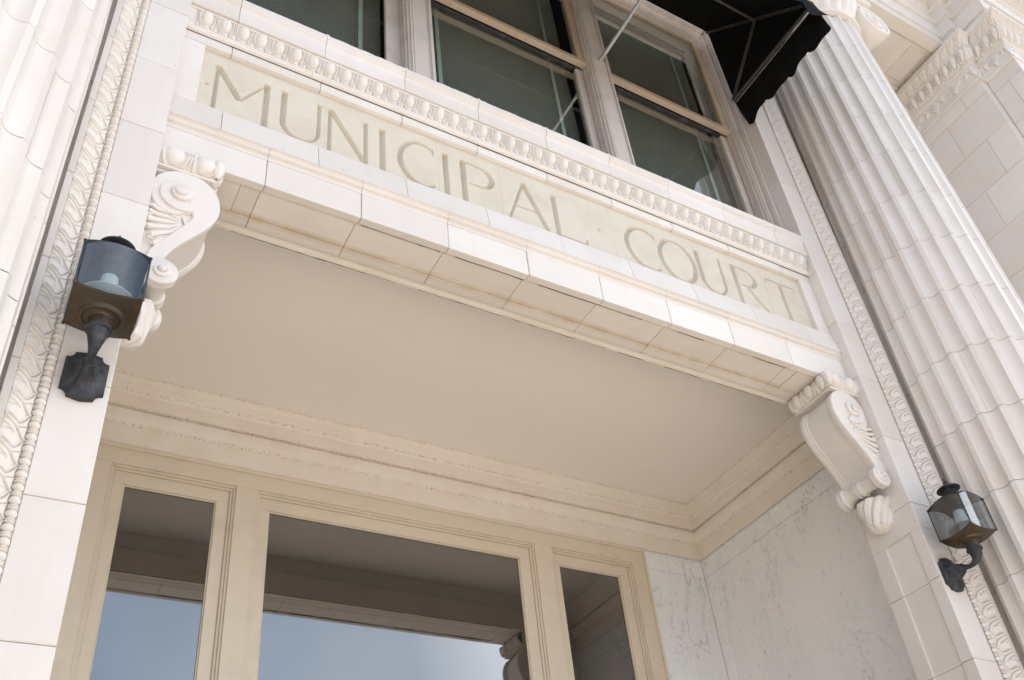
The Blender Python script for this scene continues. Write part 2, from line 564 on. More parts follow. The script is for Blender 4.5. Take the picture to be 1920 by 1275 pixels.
def egg_cell(k, tt, t0, t1, amp, pitch, height):
    """one egg-and-dart cell; tt = profile parameter 0..1 ; carved between t0..t1"""
    s = (np.arange(k) / k - 0.5)[:, None] * pitch
    t = ((tt - t0) / (t1 - t0))[None, :]
    ok = (t > 0) & (t < 1)
    tz = (t - 0.60) * height
    S, T = np.broadcast_arrays(s, tz)
    a = pitch * 0.30; b = height * 0.56
    q = (S / a) ** 2 + (T / b) ** 2
    h = np.where(q < 1, amp * np.sqrt(np.clip(1 - q, 0, 1)), 0)
    q2 = np.sqrt((S / (pitch * 0.405)) ** 2 + (T / (height * 0.78)) ** 2)
    h = np.maximum(h, amp * 0.62 * np.clip(1 - (np.abs(q2 - 1) / 0.13) ** 2, 0, 1))
    ds = np.abs(np.abs(S) - pitch * 0.5)
    h = np.maximum(h, amp * 0.60 * np.clip(1 - (ds / (pitch * 0.045)) ** 2, 0, 1) * sst(t, 0.0, 0.25))
    return np.where(ok, h, 0)

def bead_cell(k, tt, t0, t1, amp, pitch, n_long=1):
    s = (np.arange(k) / k - 0.5)[:, None] * pitch
    t = ((tt - t0) / (t1 - t0))[None, :]
    T = (t - 0.5) * 2
    S, T = np.broadcast_arrays(s, T)
    h = np.zeros(S.shape)
    for c, w in ((0, 0.20), (0.5, 0.13), (-0.5, 0.13), (0.28, 0.05), (-0.28, 0.05)):
        q = ((S - c * pitch) / (w * pitch)) ** 2 + T ** 2
        h = np.maximum(h, amp * np.sqrt(np.clip(1 - q, 0, 1)))
    return np.where(np.abs(T) < 1, h, 0)

def leaf_cell(k, u, mirror=False):
    """water-leaf moulding: u 0 (bead side) .. 1 (outer edge); v along the strip. Returns height in units of 1"""
    v = (np.arange(k) / k)[:, None]
    U, V = np.broadcast_arrays(u[None, :], v)
    if mirror: V = 1 - V
    # rounded lobes separated by one deep hooked furrow, with two shorter furrows in each lobe
    h = np.zeros(U.shape)
    h = np.zeros(U.shape)
    lines = [(curve([(1.0, 0.49), (0.75, 0.42), (0.50, 0.34), (0.34, 0.22), (0.23, 0.08), (0.14, -0.06)]), 0.030, 1.0),
             (curve([(0.38, 0.520), (0.60, 0.560), (0.80, 0.600), (0.90, 0.625), (0.90, 0.665), (0.80, 0.665), (0.60, 0.615), (0.40, 0.555), (0.28, 0.60), (0.17, 0.74), (0.05, 0.93)]), 0.024, 1.0),
             (curve([(0.36, 0.36), (0.20, 0.44), (0.04, 0.48)]), 0.024, 0.8),
             (curve([(1.0, 0.27), (0.75, 0.20), (0.53, 0.06)]), 0.024, 0.8),
             (curve([(1.0, 0.04), (0.80, 0.08), (0.55, 0.12)]), 0.022, 0.6)]
    for pts, w, dep in lines:
        for sh in (-1, 0, 1):
            d = seg_dist(U * 0.85, V * 1.1, [(a * 0.85, (b + sh) * 1.1) for a, b in pts])
            h = h - dep * np.exp(-(d / w) ** 2)
            h = h + dep * 0.28 * np.exp(-((d - 2.3 * w) / (1.5 * w)) ** 2)
    return h * sst(U, -0.01, 0.02) * sst(1 - U, -0.01, 0.02)

def shell_cell(k, tt, t0, t1, amp):
    """upright fluted leaves with darts between"""
    s = (np.arange(k) / k - 0.5)[:, None]
    t = ((tt - t0) / (t1 - t0))[None, :]
    S, T = np.broadcast_arrays(s, t)
    w = 0.42 * np.sqrt(np.clip(np.minimum(T * 2.2, 1.0), 0, 1))
    inside = np.clip(1 - (np.abs(S) / (w + 1e-6)) ** 4, 0, 1)
    ribs = 0.75 + 0.25 * np.cos(S * 2 * np.pi * 5 / (0.6 + 0.6 * T))
    h = amp * inside * ribs * (0.5 + 0.5 * T)
    h = np.maximum(h, amp * 0.5 * np.clip(1 - ((0.5 - np.abs(S)) / 0.06) ** 2, 0, 1) * (1 - T))
    return np.where((T > 0) & (T < 1), h, 0)

def scroll_cell(k, tt, t0, t1, amp):
    """palmettes and curling stems for a carved frieze"""
    s = (np.arange(k) / k)[:, None]
    t = ((tt - t0) / (t1 - t0))[None, :]
    S, T = np.broadcast_arrays(s * 2.0, t)
    h = np.zeros(S.shape)
    th = np.linspace(0, 4.2, 22)
    for cx, sg in ((0.5, 1), (1.5, -1)):
        sp = [(cx + sg * 0.30 * math.exp(-0.28 * a) * math.cos(a), 0.52 + 0.34 * math.exp(-0.28 * a) * math.sin(a)) for a in th]
        for sh in (-2, 0, 2):
            d = seg_dist(S, T, [(a + sh, b) for a, b in sp])
            h = np.maximum(h, np.exp(-(d / 0.05) ** 2))
    for cx in (0.0, 1.0, 2.0):
        for a in (-1.0, -0.5, 0, 0.5, 1.0):
            d = seg_dist(S, T, [(cx, 0.12), (cx + 0.22 * math.sin(a), 0.12 + 0.72 * math.cos(a * 0.8))])
            h = np.maximum(h, 0.9 * np.exp(-(d / 0.035) ** 2))
    return np.where((T > 0) & (T < 1), amp * h, 0)

# ==================================================================
#                           SETTING
# ==================================================================
GZ = -EYE
mt_ground = plain('street_asphalt', (0.17, 0.165, 0.16), rough=0.9, var=0.06, scale=1.0, bump=0.3)
o = MB().box(-400, 400, -400, 400, GZ - 0.5, GZ - 0.135).build('ground', mt_ground)
o['kind'] = 'structure'
mt_pave = plain('pavement_concrete', (0.68, 0.60, 0.51), rough=0.85, var=0.04, scale=2.0, bump=0.3)
mb = MB()
for ix in range(-5, 16):
    for iy in range(-9, 2):
        mb.box(ix * 1.2 + 0.004, ix * 1.2 + 1.196, iy * 1.2 + 0.6 + 0.004, iy * 1.2 + 1.796, GZ - 0.12, GZ + jit(0.001), 0.006)
o = mb.build('pavement', mt_pave)
o['kind'] = 'structure'

# ==================================================================
#                           BUILDING
# ==================================================================
B = thing('municipal_building', 'white terracotta municipal court building with fluted columns, carved lintel and recessed glazed entrance', 'building')
XL, XR = 0.229, 4.725
YB = 5.25                       # back wall of the entrance recess
ZTOP = 8.45

# ---------- pilasters beside the opening
H_LEAF = None
def pilaster(sign):
    """sign -1: left jamb (XL, running to -x) ; +1: right jamb (XR, running to +x)"""
    X0 = XL if sign < 0 else XR
    def X(o): return X0 + sign * o
    mb = MB()
    for z0, z1 in joints(GZ, ZTOP, 4.324, 0.5):
        a, b = z0 + GAP, z1 - GAP
        e = jit(0.001)
        if z1 > 2.70:
            lo = a
            if z0 < 2.655:
                lo = 2.655
            mb.box(X(0), X(0.192), 3.0 + e, 3.385, lo, b, 0.003)
            if z0 < 2.655:
                mb.box(X(0), X(0.192), 3.0 + e, 3.081, a, 2.6545, 0.003)
                mb.box(X(0.014), X(0.192), 3.078, 3.290, a, 2.6545, 0.0)
                mb.box(X(0), X(0.192), 3.280, 3.385, a, 2.6545, 0.003)
        else:
            mb.box(X(0), X(0.192), 3.0 + e, 3.081, a, b, 0.003)
            mb.box(X(0.014), X(0.192), 3.078, 3.290, a, b, 0.0)
            mb.box(X(0), X(0.192), 3.280, 3.385, a, b, 0.003)
        # ground of the carved mouldings, and the outer fillet
        mb.box(X(0.1925), X(0.333), 3.002, 3.30, a, b, 0.002)
        mb.box(X(0.304), X(0.334), 2.946, 3.0015, a, b, 0.003)
    p = mb.build('pilaster', M['terra'], B)
    MB().box(X(0.004), X(0.330), 3.006, 3.38, 2.66, ZTOP).box(X(0.018), X(0.330), 3.006, 3.38, GZ, 2.659).build('mortar_joints', M['grout'], p)
    # water-leaf strip
    prof = resample([(0.0, -0.004), (0.002, 0.002), (0.012, 0.005), (0.030, 0.013), (0.048, 0.031), (0.064, 0.042), (0.076, 0.045)], 44)
    n = 48
    cell = leaf_cell(n, np.linspace(0, 1, 44), mirror=False) * 0.0125
    ncell = 100
    z0 = 4.324 - 0.5 * 11
    Hh = tile(cell, ncell)
    # thin joint every five leaves
    for j in range(0, Hh.shape[0], n * 5):
        Hh[j] -= 0.004
    mb = MB()
    pr = prof.copy()
    # profile: first = lateral (x outward), second = towards the street
    P0 = np.array([X(0.228), 2.992, z0])
    strip(mb, P0, (0, 0, 1), ncell * 0.1, (sign, 0, 0), (0, -1, 0), pr, Hh, flip=True)
    mb.build('leaf_moulding', M['carved'], p, smooth=True)
    # bead and reel
    mb = MB()
    R0 = 0.0175
    prof = []
    z = 0.0
    def bump(z0_, L, r0, r1, k):
        return [(r0 + (r1 - r0) * math.sqrt(max(0, 1 - (2 * i / k - 1) ** 2)), z0_ + L * i / k) for i in range(k + 1)]
    unit = bump(0.0010, 0.0285, 0.003, R0 * 1.06, 9) + bump(0.0310, 0.0075, 0.006, R0 * 1.0, 4) + bump(0.0400, 0.0075, 0.006, R0 * 1.0, 4) + [(0.004, 0.0495)]
    for i in range(200):
        prof += [(r, zz + i * 0.05) for r, zz in unit]
    mb.lathe(prof, (X(0.2095), 2.996, z0), axis=2, seg=10, a0=math.pi, a1=2 * math.pi)
    mb.build('bead_moulding', M['carved'], p, smooth=True)
    return p
pl = pilaster(-1)
pr_ = pilaster(1)
pl['label'] = 'left jamb pilaster carrying a carved leaf strip'
pr_['label'] = 'right jamb pilaster with sunk panel on its inner face'

# wall behind the columns
for xa, xb in ((-7.0, XL - 0.334 - 0.001), (XR + 0.334 + 0.001, 12.0)):
    mb = MB()
    for z0, z1 in joints(GZ, ZTOP, 4.06, 0.5):
        mb.box(xa, xb, 3.035, 3.30, z0 + GAP, z1 - GAP, 0.003)
    wl = mb.build('wall', M['terra'], B)
    MB().box(xa + 0.01, xb - 0.01, 3.040, 3.29, GZ, ZTOP).build('mortar_joints', M['grout'], wl)

# ---------- columns
def radius(z):
    return 0.500 if z < 3.9 else 0.500 - 0.0168 * (z - 3.9)

def flute_ring(r, z, cx, cy, phase, scale_r=1.0):
    pts = []
    nseg = 9
    fl = math.radians(11.6)
    for i in range(24):
        a_r = math.radians(-90 + phase + 15 * i)          # right-hand arris of the flute
        a_l = a_r - fl
        for j in range(nseg + 1):
            t = j / nseg
            a = a_l + fl * t
            dep = 0.066 * r * math.sin(math.pi * t) ** 0.75 if 0 < t < 1 else 0.0
            rr = r - dep
            pts.append((cx + rr * math.cos(a), cy + rr * math.sin(a), z))
        # fillet midpoint
        a = a_r + math.radians(15 - 11.6) / 2
        pts.append((cx + r * math.cos(a), cy + r * math.sin(a), z))
    return pts

def column(cx, cy, phase, first, k=1.0):
    root = MB()
    for z0, z1 in joints(GZ + 0.35, 7.80, first, 0.4975):
        a, b = z0 + 0.0012, z1 - 0.0012
        dx, dy = jit(0.0004), jit(0.0004)
        rings = []
        for z, dr in ((a, -0.003), (a + 0.002, 0), ((a + b) / 2, 0), (b - 0.002, 0), (b, -0.003)):
            rings.append(flute_ring(radius(z) * k + dr, z, cx + dx, cy + dy, phase))
        P = np.array(rings).transpose(1, 0, 2)
        root.grid(P, wrap=True)
    c = root.build('column', M['terra'], B, smooth=True, angle=32)
    mj = MB().lathe([(radius(z) * k * 0.928, z) for z in np.linspace(GZ + 0.3, 7.8, 12)], (cx, cy, 0), seg=48)
    rr_ = random.Random(3 if cx > 0 else 5)
    for di, (z0, z1) in enumerate(joints(GZ + 0.35, 7.80, first, 0.4975)):
        for i in range(24):
            if (i * 2 + di * 3) % 7 == 0:              # upright joint inside a flute
                t = 0.30 + 0.4 * rr_.random()
                a = math.radians(-90 + phase + 15 * i - 11.6 * (1 - t))
                pts = []
                for z in (z0 + 0.003, (z0 + z1) / 2, z1 - 0.003):
                    r = radius(z) * k * (1 - 0.066 * math.sin(math.pi * t) ** 0.75)
                    pts.append((cx + r * math.cos(a), cy + r * math.sin(a), z))
                mj.tube(pts, 0.0013, 5)
    mj.build('mortar_joints', M['grout'], c)
    # base
    MB().lathe([(0.0, 0.0), (0.66, 0.0), (0.66, 0.10), (0.63, 0.11), (0.645, 0.16), (0.62, 0.205), (0.57, 0.21), (0.555, 0.25), (0.575, 0.29), (0.555, 0.33), (0.52, 0.35), (0.0, 0.351)],
               (cx, cy, GZ), seg=48).build('base', M['terra'], c, smooth=True, angle=35)
    # capital: necking, leafy echinus, four volutes, abacus
    mb = MB()
    rt = radius(7.8)
    mb.lathe([(rt - 0.02, 7.74), (rt + 0.03, 7.745), (rt + 0.035, 7.77), (rt + 0.01, 7.80), (rt - 0.02, 7.83), (rt - 0.02, 7.86)], (cx, cy, 0), seg=48)
    def wavy(th, r, h):
        return r + 0.03 * np.abs(np.sin(th * 12)) * max(0.0, math.sin((h - 7.83) / 0.32 * math.pi))
    mb.lathe([(rt - 0.02 + 0.13 * i / 10, 7.83 + 0.30 * i / 10) for i in range(11)] + [(rt + 0.10, 8.16), (0.1, 8.165)], (cx, cy, 0), seg=144, fn=wavy)
    mb.box(cx - 0.50, cx + 0.50, cy - 0.50, cy + 0.50, 8.235, 8.30, 0.012)
    mb.box(cx - 0.46, cx + 0.46, cy - 0.46, cy + 0.46, 8.16, 8.236, 0.0)
    mb.box(cx - 0.44, cx + 0.44, cy - 0.44, cy + 0.44, 8.30, 8.4485, 0.004)
    for sx in (-1, 1):
        ax = cx + sx * 0.455
        mb.lathe([(0.0, -0.50), (0.030, -0.50), (0.034, -0.485), (0.050, -0.484), (0.056, -0.474), (0.085, -0.472), (0.092, -0.482), (0.104, -0.482),
                  (0.110, -0.466), (0.150, -0.462), (0.158, -0.474), (0.186, -0.474), (0.194, -0.462), (0.194, -0.36), (0.150, -0.24), (0.130, -0.05), (0.135, 0.0),
                  (0.130, 0.05), (0.150, 0.24), (0.194, 0.40), (0.194, 0.48), (0.0, 0.49)], (ax, cy, 7.985), axis=1, seg=40)
    mb.build('capital', M['carved'], c, smooth=True, angle=40)
    return c
c1 = column(5.541, 2.70, 2.3, 4.2625)
c2 = column(-0.595, 2.70, 3.8, 4.2625, 0.972)

# ---------- lintel over the opening
lin = MB()
YL = 3.084
# lower face course with its soffit lip
for a, b in joints(XL, XR, 0.725, 0.4977):
    lin.box(a + GAP, b - GAP, YL + jit(0.0015), 3.131, 3.812 + jit(0.0008), 4.002, 0.003)
# rising strip under the inscription
for a, b in joints(XL, XR, 0.479, 0.4985):
    e = jit(0.001)
    lin.prism([(3.079 + e, 4.249), (3.052 + e, 4.072), (3.051 + e, 4.066), (3.30, 4.066), (3.30, 4.249)], 0, a + GAP, b - GAP)
# side and top members of the panel frame
lin.box(XL + GAP, 0.346, YL, 3.125, 4.2515, 4.764, 0.003)
lin.box(4.608, XR - GAP, YL, 3.125, 4.2515, 4.764, 0.003)
for a, b in joints(XL, XR, 0.481, 0.4955):
    lin.box(a + GAP, b - GAP, YL + jit(0.0012), 3.30, 4.7665 + jit(0.0008), 4.834, 0.003)
# fascia and projecting ledge under the windows
for a, b in joints(XL, XR, 0.481, 0.494):
    e = jit(0.0015)
    lin.prism([(3.022 + e, 5.002), (3.022 + e, 5.105), (3.016 + e, 5.122), (3.004 + e, 5.138), (2.999 + e, 5.146), (2.998 + e, 5.186), (3.002 + e, 5.190), (3.34, 5.200), (3.34, 5.002)],
              0, a + GAP, b - GAP)
rs = random.Random(12)
x = 0.481
while x < XR - 0.05:
    if rs.random() < 0.8:
        lin.tube([(x - rs.uniform(0.006, 0.016), 3.0, 5.186), (x, 2.998, 5.189), (x + rs.uniform(0.01, 0.03), 3.0, 5.187)], [0.002, rs.uniform(0.004, 0.0065), 0.002], 7)
    x += 0.494
for i in range(30):
    x = rs.uniform(XL + 0.05, XR - 0.1)
    lin.tube([(x, 3.000, 5.1875), (x + rs.uniform(0.01, 0.05), 2.9995, 5.1885), (x + rs.uniform(0.06, 0.10), 3.000, 5.1875)], [0.001, rs.uniform(0.0015, 0.003), 0.001], 6)
L = lin.build('lintel', M['terra'], B)
L['label'] = 'inscribed lintel above the entrance'
MB().box(XL, XR, 3.10, 3.385, 3.83, 4.24).box(XL, XR, 3.10, 3.33, 4.776, 5.14).box(XL, XR, 3.150, 3.30, 4.241, 4.775).build('mortar_joints', M['grout'], L)
# small string moulding
mb = MB()
mp_ = [(3.051, 4.0655), (3.062, 4.062), (3.067, 4.056), (3.066, 4.050), (3.0625, 4.045), (3.060, 4.040), (3.0615, 4.034), (3.067, 4.030), (3.076, 4.029), (3.081, 4.022), (3.083, 4.010), (3.084, 4.002), (3.13, 4.002), (3.13, 4.0655)]
for a, b in joints(XL, XR, 0.725, 0.4977):
    mb.prism(mp_, 0, a + 0.001, b - 0.001)
mb.build('string_moulding', M['terra'], L)
# egg and dart band
zs = [(-3.080, 4.835), (-3.080, 4.838), (-3.066, 4.840), (-3.064, 4.850), (-3.068, 4.8525), (-3.062, 4.855), (-3.060, 4.864), (-3.062, 4.8695), (-3.070, 4.872),
      (-3.070, 4.900), (-3.066, 4.905), (-3.058, 4.925), (-3.049, 4.950), (-3.044, 4.970), (-3.042, 4.982), (-3.034, 4.984), (-3.034, 4.999)]
prof = resample(zs, 96)
zz = prof[:, 1]
# parametrise by arc
tt = np.linspace(0, 1, 96)
ta = tt[np.argmin(np.abs(zz - 4.8725))]; tb = tt[np.argmin(np.abs(zz - 4.8995))]
tc_ = tt[np.argmin(np.abs(zz - 4.902))]; td = tt[np.argmin(np.abs(zz - 4.981))]
cell = egg_cell(26, tt, tc_, td, 0.024, 0.0985, 0.082) + bead_cell(26, tt, ta, tb, 0.016, 0.0985)
nc = 46
Hh = tile(cell, nc)
start = 0.326 - 0.0985 / 2 - 0.0985 * 0
ncl = 45
Hh = tile(cell, ncl)
for j in range(int(26 * 0.5 + 26), Hh.shape[0], 26 * 5):
    Hh[j] -= 0.004
mb = MB()
strip(mb, (start, 0, 0), (1, 0, 0), ncl * 0.0985, (0, 1, 0), (0, 0, 1), np.c_[-prof[:, 0], prof[:, 1]], Hh, flip=True)
mb.grid(np.array([[(XL, -p[0], p[1]) for p in prof], [(start, -p[0], p[1]) for p in prof]]))
mb.grid(np.array([[(start + ncl * 0.0985, -p[0], p[1]) for p in prof], [(XR, -p[0], p[1]) for p in prof]]))
mb.build('egg_and_dart_band', M['carved'], L, smooth=True, angle=50)
# soffit
mb = MB()
for a, b in joints(XL, 4.60, 0.719, 0.4955):
    if b < 0.73 and a < 0.3:
        mb.box(XL, 0.621, 3.1325, 3.3195, 3.8145, 3.9, 0.002)
        mb.box(0.623, b - GAP, 3.1345, 3.3185, 3.820, 3.9, 0.002)
    elif b > 4.3 and a < 4.25:
        mb.box(a + GAP, 4.287, 3.1345, 3.3185, 3.820, 3.9, 0.002)
        mb.box(4.290, XR, 3.1325, 3.3195, 3.8145, 3.9, 0.002)
    elif b <= 4.3:
        mb.box(a + GAP, b - GAP, 3.1345, 3.3185, 3.820, 3.9, 0.002)
for a, b in joints(XL, XR, 0.719, 0.4955):
    mb.box(a + GAP, b - GAP, 3.3205, 3.392, 3.8135, 3.9, 0.002)
mb.build('soffit', M['soffit'], L)
mb = MB()
mb.prism([(3.394, 3.830), (3.394, 3.8150), (3.414, 3.8145), (3.416, 3.812), (3.436, 3.811), (3.438, 3.814), (3.438, 3.95), (3.394, 3.95)], 0, XL - 0.355, XR + 0.355)
mb.prism([(3.40, 3.95), (3.44, 3.95), (3.45, 4.02), (3.49, 4.05), (3.51, 4.09), (3.53, 4.118), (3.40, 4.119)], 0, XL - 0.35, XR + 0.35)
mb.build('rear_moulding', M['cornice'], L, smooth=True, angle=30)

mt_seam = plain('old_caulk', (0.10, 0.07, 0.05), rough=0.9, var=0.1, bump=0)
mb = MB()
rs = random.Random(11)
def seam(mb, y, z, xa, xb, rad, wob):
    x = xa; pts = []; rr = []
    while x < xb:
        pts.append((x, y + rs.uniform(-wob, wob), z + rs.uniform(-wob, wob) * 0.4)); rr.append(rad * rs.uniform(0.25, 1.3)); x += rs.uniform(0.03, 0.11)
    mb.tube(pts, rr, 5)
for xa, xb in ((0.33, 0.62), (0.66, 1.62), (1.70, 3.0), (3.05, 3.3), (3.42, 4.40)):
    seam(mb, 3.440, 3.8125, xa, xb, 0.0022, 0.002)
for xa, xb in ((1.24, 1.72), (1.78, 2.22), (2.3, 3.1), (3.3, 3.6), (3.9, 4.2)):
    seam(mb, 3.133, 3.813, xa, xb, 0.0020, 0.0018)
mb.build('crack_seam', mt_seam, L)
# ---------- inscription panel with V-cut letters
T0, B0 = 4.662, 4.296
K = 0.9936
def ell(cx, cz, rx, rz, a0, a1, n=26):
    return [(cx + rx * math.cos(math.radians(a0 + (a1 - a0) * i / n)), cz + rz * math.sin(math.radians(a0 + (a1 - a0) * i / n))) for i in range(n + 1)]
W1, W2 = 0.034, 0.021
zc = (T0 + B0) / 2; rz = (T0 - B0) / 2 + 0.004
S = []
def st(pts, w, w2=None): S.append(([(a, b) for a, b in pts], w, w2 if w2 else w))
# M
st([(0.430, B0), (0.428, T0)], 0.024); st([(0.428, T0), (0.556, 4.437)], W1); st([(0.556, 4.437), (0.690, T0)], 0.019); st([(0.690, T0), (0.693, B0)], W1)
# U
def U(xa, xb):
    c = (xa + xb) / 2; r = (xb - xa) / 2
    st([(xa, T0), (xa, B0 + r * 1.15)] , W1, 0.032); st(ell(c, B0 + r * 1.15, r, r * 1.15, 180, 270), 0.032, 0.022); st(ell(c, B0 + r * 1.15, r, r * 1.15, 270, 360), 0.020, 0.024); st([(xb, B0 + r * 1.15), (xb, T0)], 0.023)
    for x in (xa, xb): st([(x - 0.022, T0 + 0.001), (x + 0.022, T0 + 0.001)], 0.008)
U(0.786, 0.984)
# N
st([(1.046, B0), (1.046, T0)], 0.022); st([(1.046, T0), (1.254, B0)], W1); st([(1.256, B0), (1.256, T0)], 0.024); st([(1.236, T0 + 0.001), (1.278, T0 + 0.001)], 0.008)
# I
st([(1.356, B0), (1.356, T0)], W1); st([(1.332, T0 + 0.001), (1.380, T0 + 0.001)], 0.009)
# C
def C(xl, w=0.19):
    c = xl + w
    st(ell(c, zc, w, rz, 125, 235), W1); st(ell(c, zc, w, rz, 56, 125), 0.020, 0.030); st(ell(c, zc, w, rz, 235, 304), 0.030, 0.018)
    x, z = ell(c, zc, w, rz, 56, 57)[0]; st([(x, z + 0.022), (x + 0.004, z - 0.034)], 0.010)
C(1.462, 0.134)
st([(1.752, B0), (1.752, T0)], W1); st([(1.728, T0 + 0.001), (1.776, T0 + 0.001)], 0.009)
# P
st([(1.868, B0), (1.868, T0)], W1)
st([(1.860, T0 - 0.006), (1.955, T0 - 0.006)], 0.018); st(ell(1.955, 4.565, 0.105, 0.091, 90, -90), 0.022, 0.022); st(ell(1.955, 4.565, 0.105, 0.091, 50, -50), W1); st([(1.955, 4.474), (1.905, 4.476)], 0.017)
# A
st([(2.160, B0), (2.283, T0)], 0.020); st([(2.283, T0), (2.424, B0)], W1); st([(2.205, 4.430), (2.365, 4.430)], 0.018)
# L
st([(2.500, T0), (2.500, B0)], W1); st([(2.500, B0 + 0.004), (2.706, B0 + 0.004)], 0.020); st([(2.702, B0), (2.712, B0 + 0.05)], 0.012); st([(2.476, T0 + 0.001), (2.524, T0 + 0.001)], 0.009)
# COURT
C(3.036, 0.150)
st(ell(3.446, zc, 0.142, rz, 120, 240), W1); st(ell(3.446, zc, 0.142, rz, -60, 60), W1); st(ell(3.446, zc, 0.142, rz, 60, 120), 0.022); st(ell(3.446, zc, 0.142, rz, 240, 300), 0.022)
U(3.640, 3.836)
st([(3.958, B0), (3.958, T0)], W1); st([(3.950, T0 - 0.006), (4.045, T0 - 0.006)], 0.018); st(ell(4.045, 4.573, 0.100, 0.083, 90, -90), 0.022, 0.022); st(ell(4.045, 4.573, 0.100, 0.083, 50, -50), W1)
st([(4.045, 4.490), (3.985, 4.490)], 0.017); st([(4.050, 4.488), (4.120, 4.38), (4.200, B0 - 0.006)], 0.030, 0.024)
st([(4.400, B0), (4.400, T0)], W1); st([(4.270, T0 - 0.006), (4.530, T0 - 0.006)], 0.021); st([(4.270, T0 + 0.002), (4.262, T0 - 0.046)], 0.012); st([(4.530, T0 + 0.002), (4.538, T0 - 0.046)], 0.012)
DOTS = [(0.382, 4.475), (2.820, 4.492), (4.560, 4.492)]
px0, px1, pz0, pz1 = 0.342, 4.612, 4.245, 4.77
nx, nz_ = 1600, 200
gx = np.linspace(px0, px1, nx); gz = np.linspace(pz0, pz1, nz_)
G = np.zeros((nx, nz_))
for pts, w, w2 in S:
    n = len(pts) - 1
    for i in range(n):
        ww = w + (w2 - w) * (i + 0.5) / n
        xs = [pts[i][0], pts[i + 1][0]]; zs_ = [pts[i][1], pts[i + 1][1]]
        i0 = max(0, np.searchsorted(gx, min(xs) - ww)); i1 = min(nx, np.searchsorted(gx, max(xs) + ww) + 1)
        k0 = max(0, np.searchsorted(gz, min(zs_) - ww)); k1 = min(nz_, np.searchsorted(gz, max(zs_) + ww) + 1)
        Xg, Zg = np.meshgrid(gx[i0:i1], gz[k0:k1], indexing='ij')
        d = seg_dist(Xg, Zg, [pts[i], pts[i + 1]])
        # V cut, ends cut square
        if n == 1:
            dx, dz = xs[1] - xs[0], zs_[1] - zs_[0]; ln = math.hypot(dx, dz)
            t = ((Xg - xs[0]) * dx + (Zg - zs_[0]) * dz) / ln
            d = np.where((t < 0) | (t > ln), np.maximum(d, np.where(t < 0, -t, t - ln) * 3 + np.abs(d)), d)
        dep = np.clip((ww * 0.56 - d) * 2.0, 0, 0.034)
        G[i0:i1, k0:k1] = np.maximum(G[i0:i1, k0:k1], dep)
for cx, cz in DOTS:
    Xg, Zg = np.meshgrid(gx, gz, indexing='ij')
    G = np.maximum(G, np.clip(0.016 - (np.abs(Xg - cx) + np.abs(Zg - cz)) * 0.9, 0, 0.014))
for jx in (1.018, 1.700, 2.118, 2.925, 3.62, 4.235):
    Xg = gx[:, None]
    G = np.maximum(G, 0.0022 * (np.abs(Xg - jx) < 0.002) * np.ones(nz_)[None])
G += rng.normal(0, 0.00012, G.shape)
P = np.zeros((nx, nz_, 3))
P[..., 0] = gx[:, None]; P[..., 1] = 3.112 + G; P[..., 2] = gz[None, :]
MB().grid(P).build('inscription_panel', M['panel'], L, smooth=True, angle=55)

# ---------- consoles carrying the lintel
def smooth_closed(pts, n=6):
    p = np.array(pts, float); k = len(p); out = []
    for i in range(k):
        a, b, c, d = p[(i - 1) % k], p[i], p[(i + 1) % k], p[(i + 2) % k]
        for j in range(n):
            t = j / n
            out.append(tuple(0.5 * ((2 * b) + (-a + c) * t + (2 * a - 5 * b + 4 * c - d) * t ** 2 + (-a + 3 * b - 3 * c + d) * t ** 3)))
    return out

def volute(mb, X, cu, cz, y, R0, turns, direc, delta, start):
    """raised spiral on the street face (towards -y)"""
    n = 64 * turns
    b = 0.30
    g = math.log(4.2) / (2 * math.pi) * 1.0
    prev = None
    V = []; F = []
    tot = 2 * math.pi * turns
    def rad(t): return R0 * math.exp(-g * t * 0.56)
    pts = []
    for i in range(int(n) + 1):
        t = tot * i / n
        a = start + direc * t
        h = delta * t / (2 * math.pi)
        ro = rad(t); ri = rad(t + 2 * math.pi)
        rb = ro + 0.004
        h += 0.007
        row = [(rb + 0.001, h - delta - 0.008), (ro, h - 0.0012), (ro - 0.003, h), (ri + 0.004, h)]
        pts.append([(X(cu + r * math.cos(a)), y - hh, cz + r * math.sin(a)) for r, hh in row])
    mb.grid(np.array(pts))
    # eye
    rr = rad(tot + 2 * math.pi * 0.4)
    hb = 0.007 + delta * turns
    e = [(rr * 1.75, hb - delta * 1.2), (rr * 1.7, hb + 0.0005), (rr * 1.2, hb + 0.003), (rr * 0.6, hb + 0.004), (0.0, hb + 0.0042)]
    k = 20
    P = np.array([[(X(cu + r * math.cos(2 * math.pi * j / k)), y - h, cz + r * math.sin(2 * math.pi * j / k)) for r, h in e] for j in range(k)])
    mb.grid(P, wrap=True)

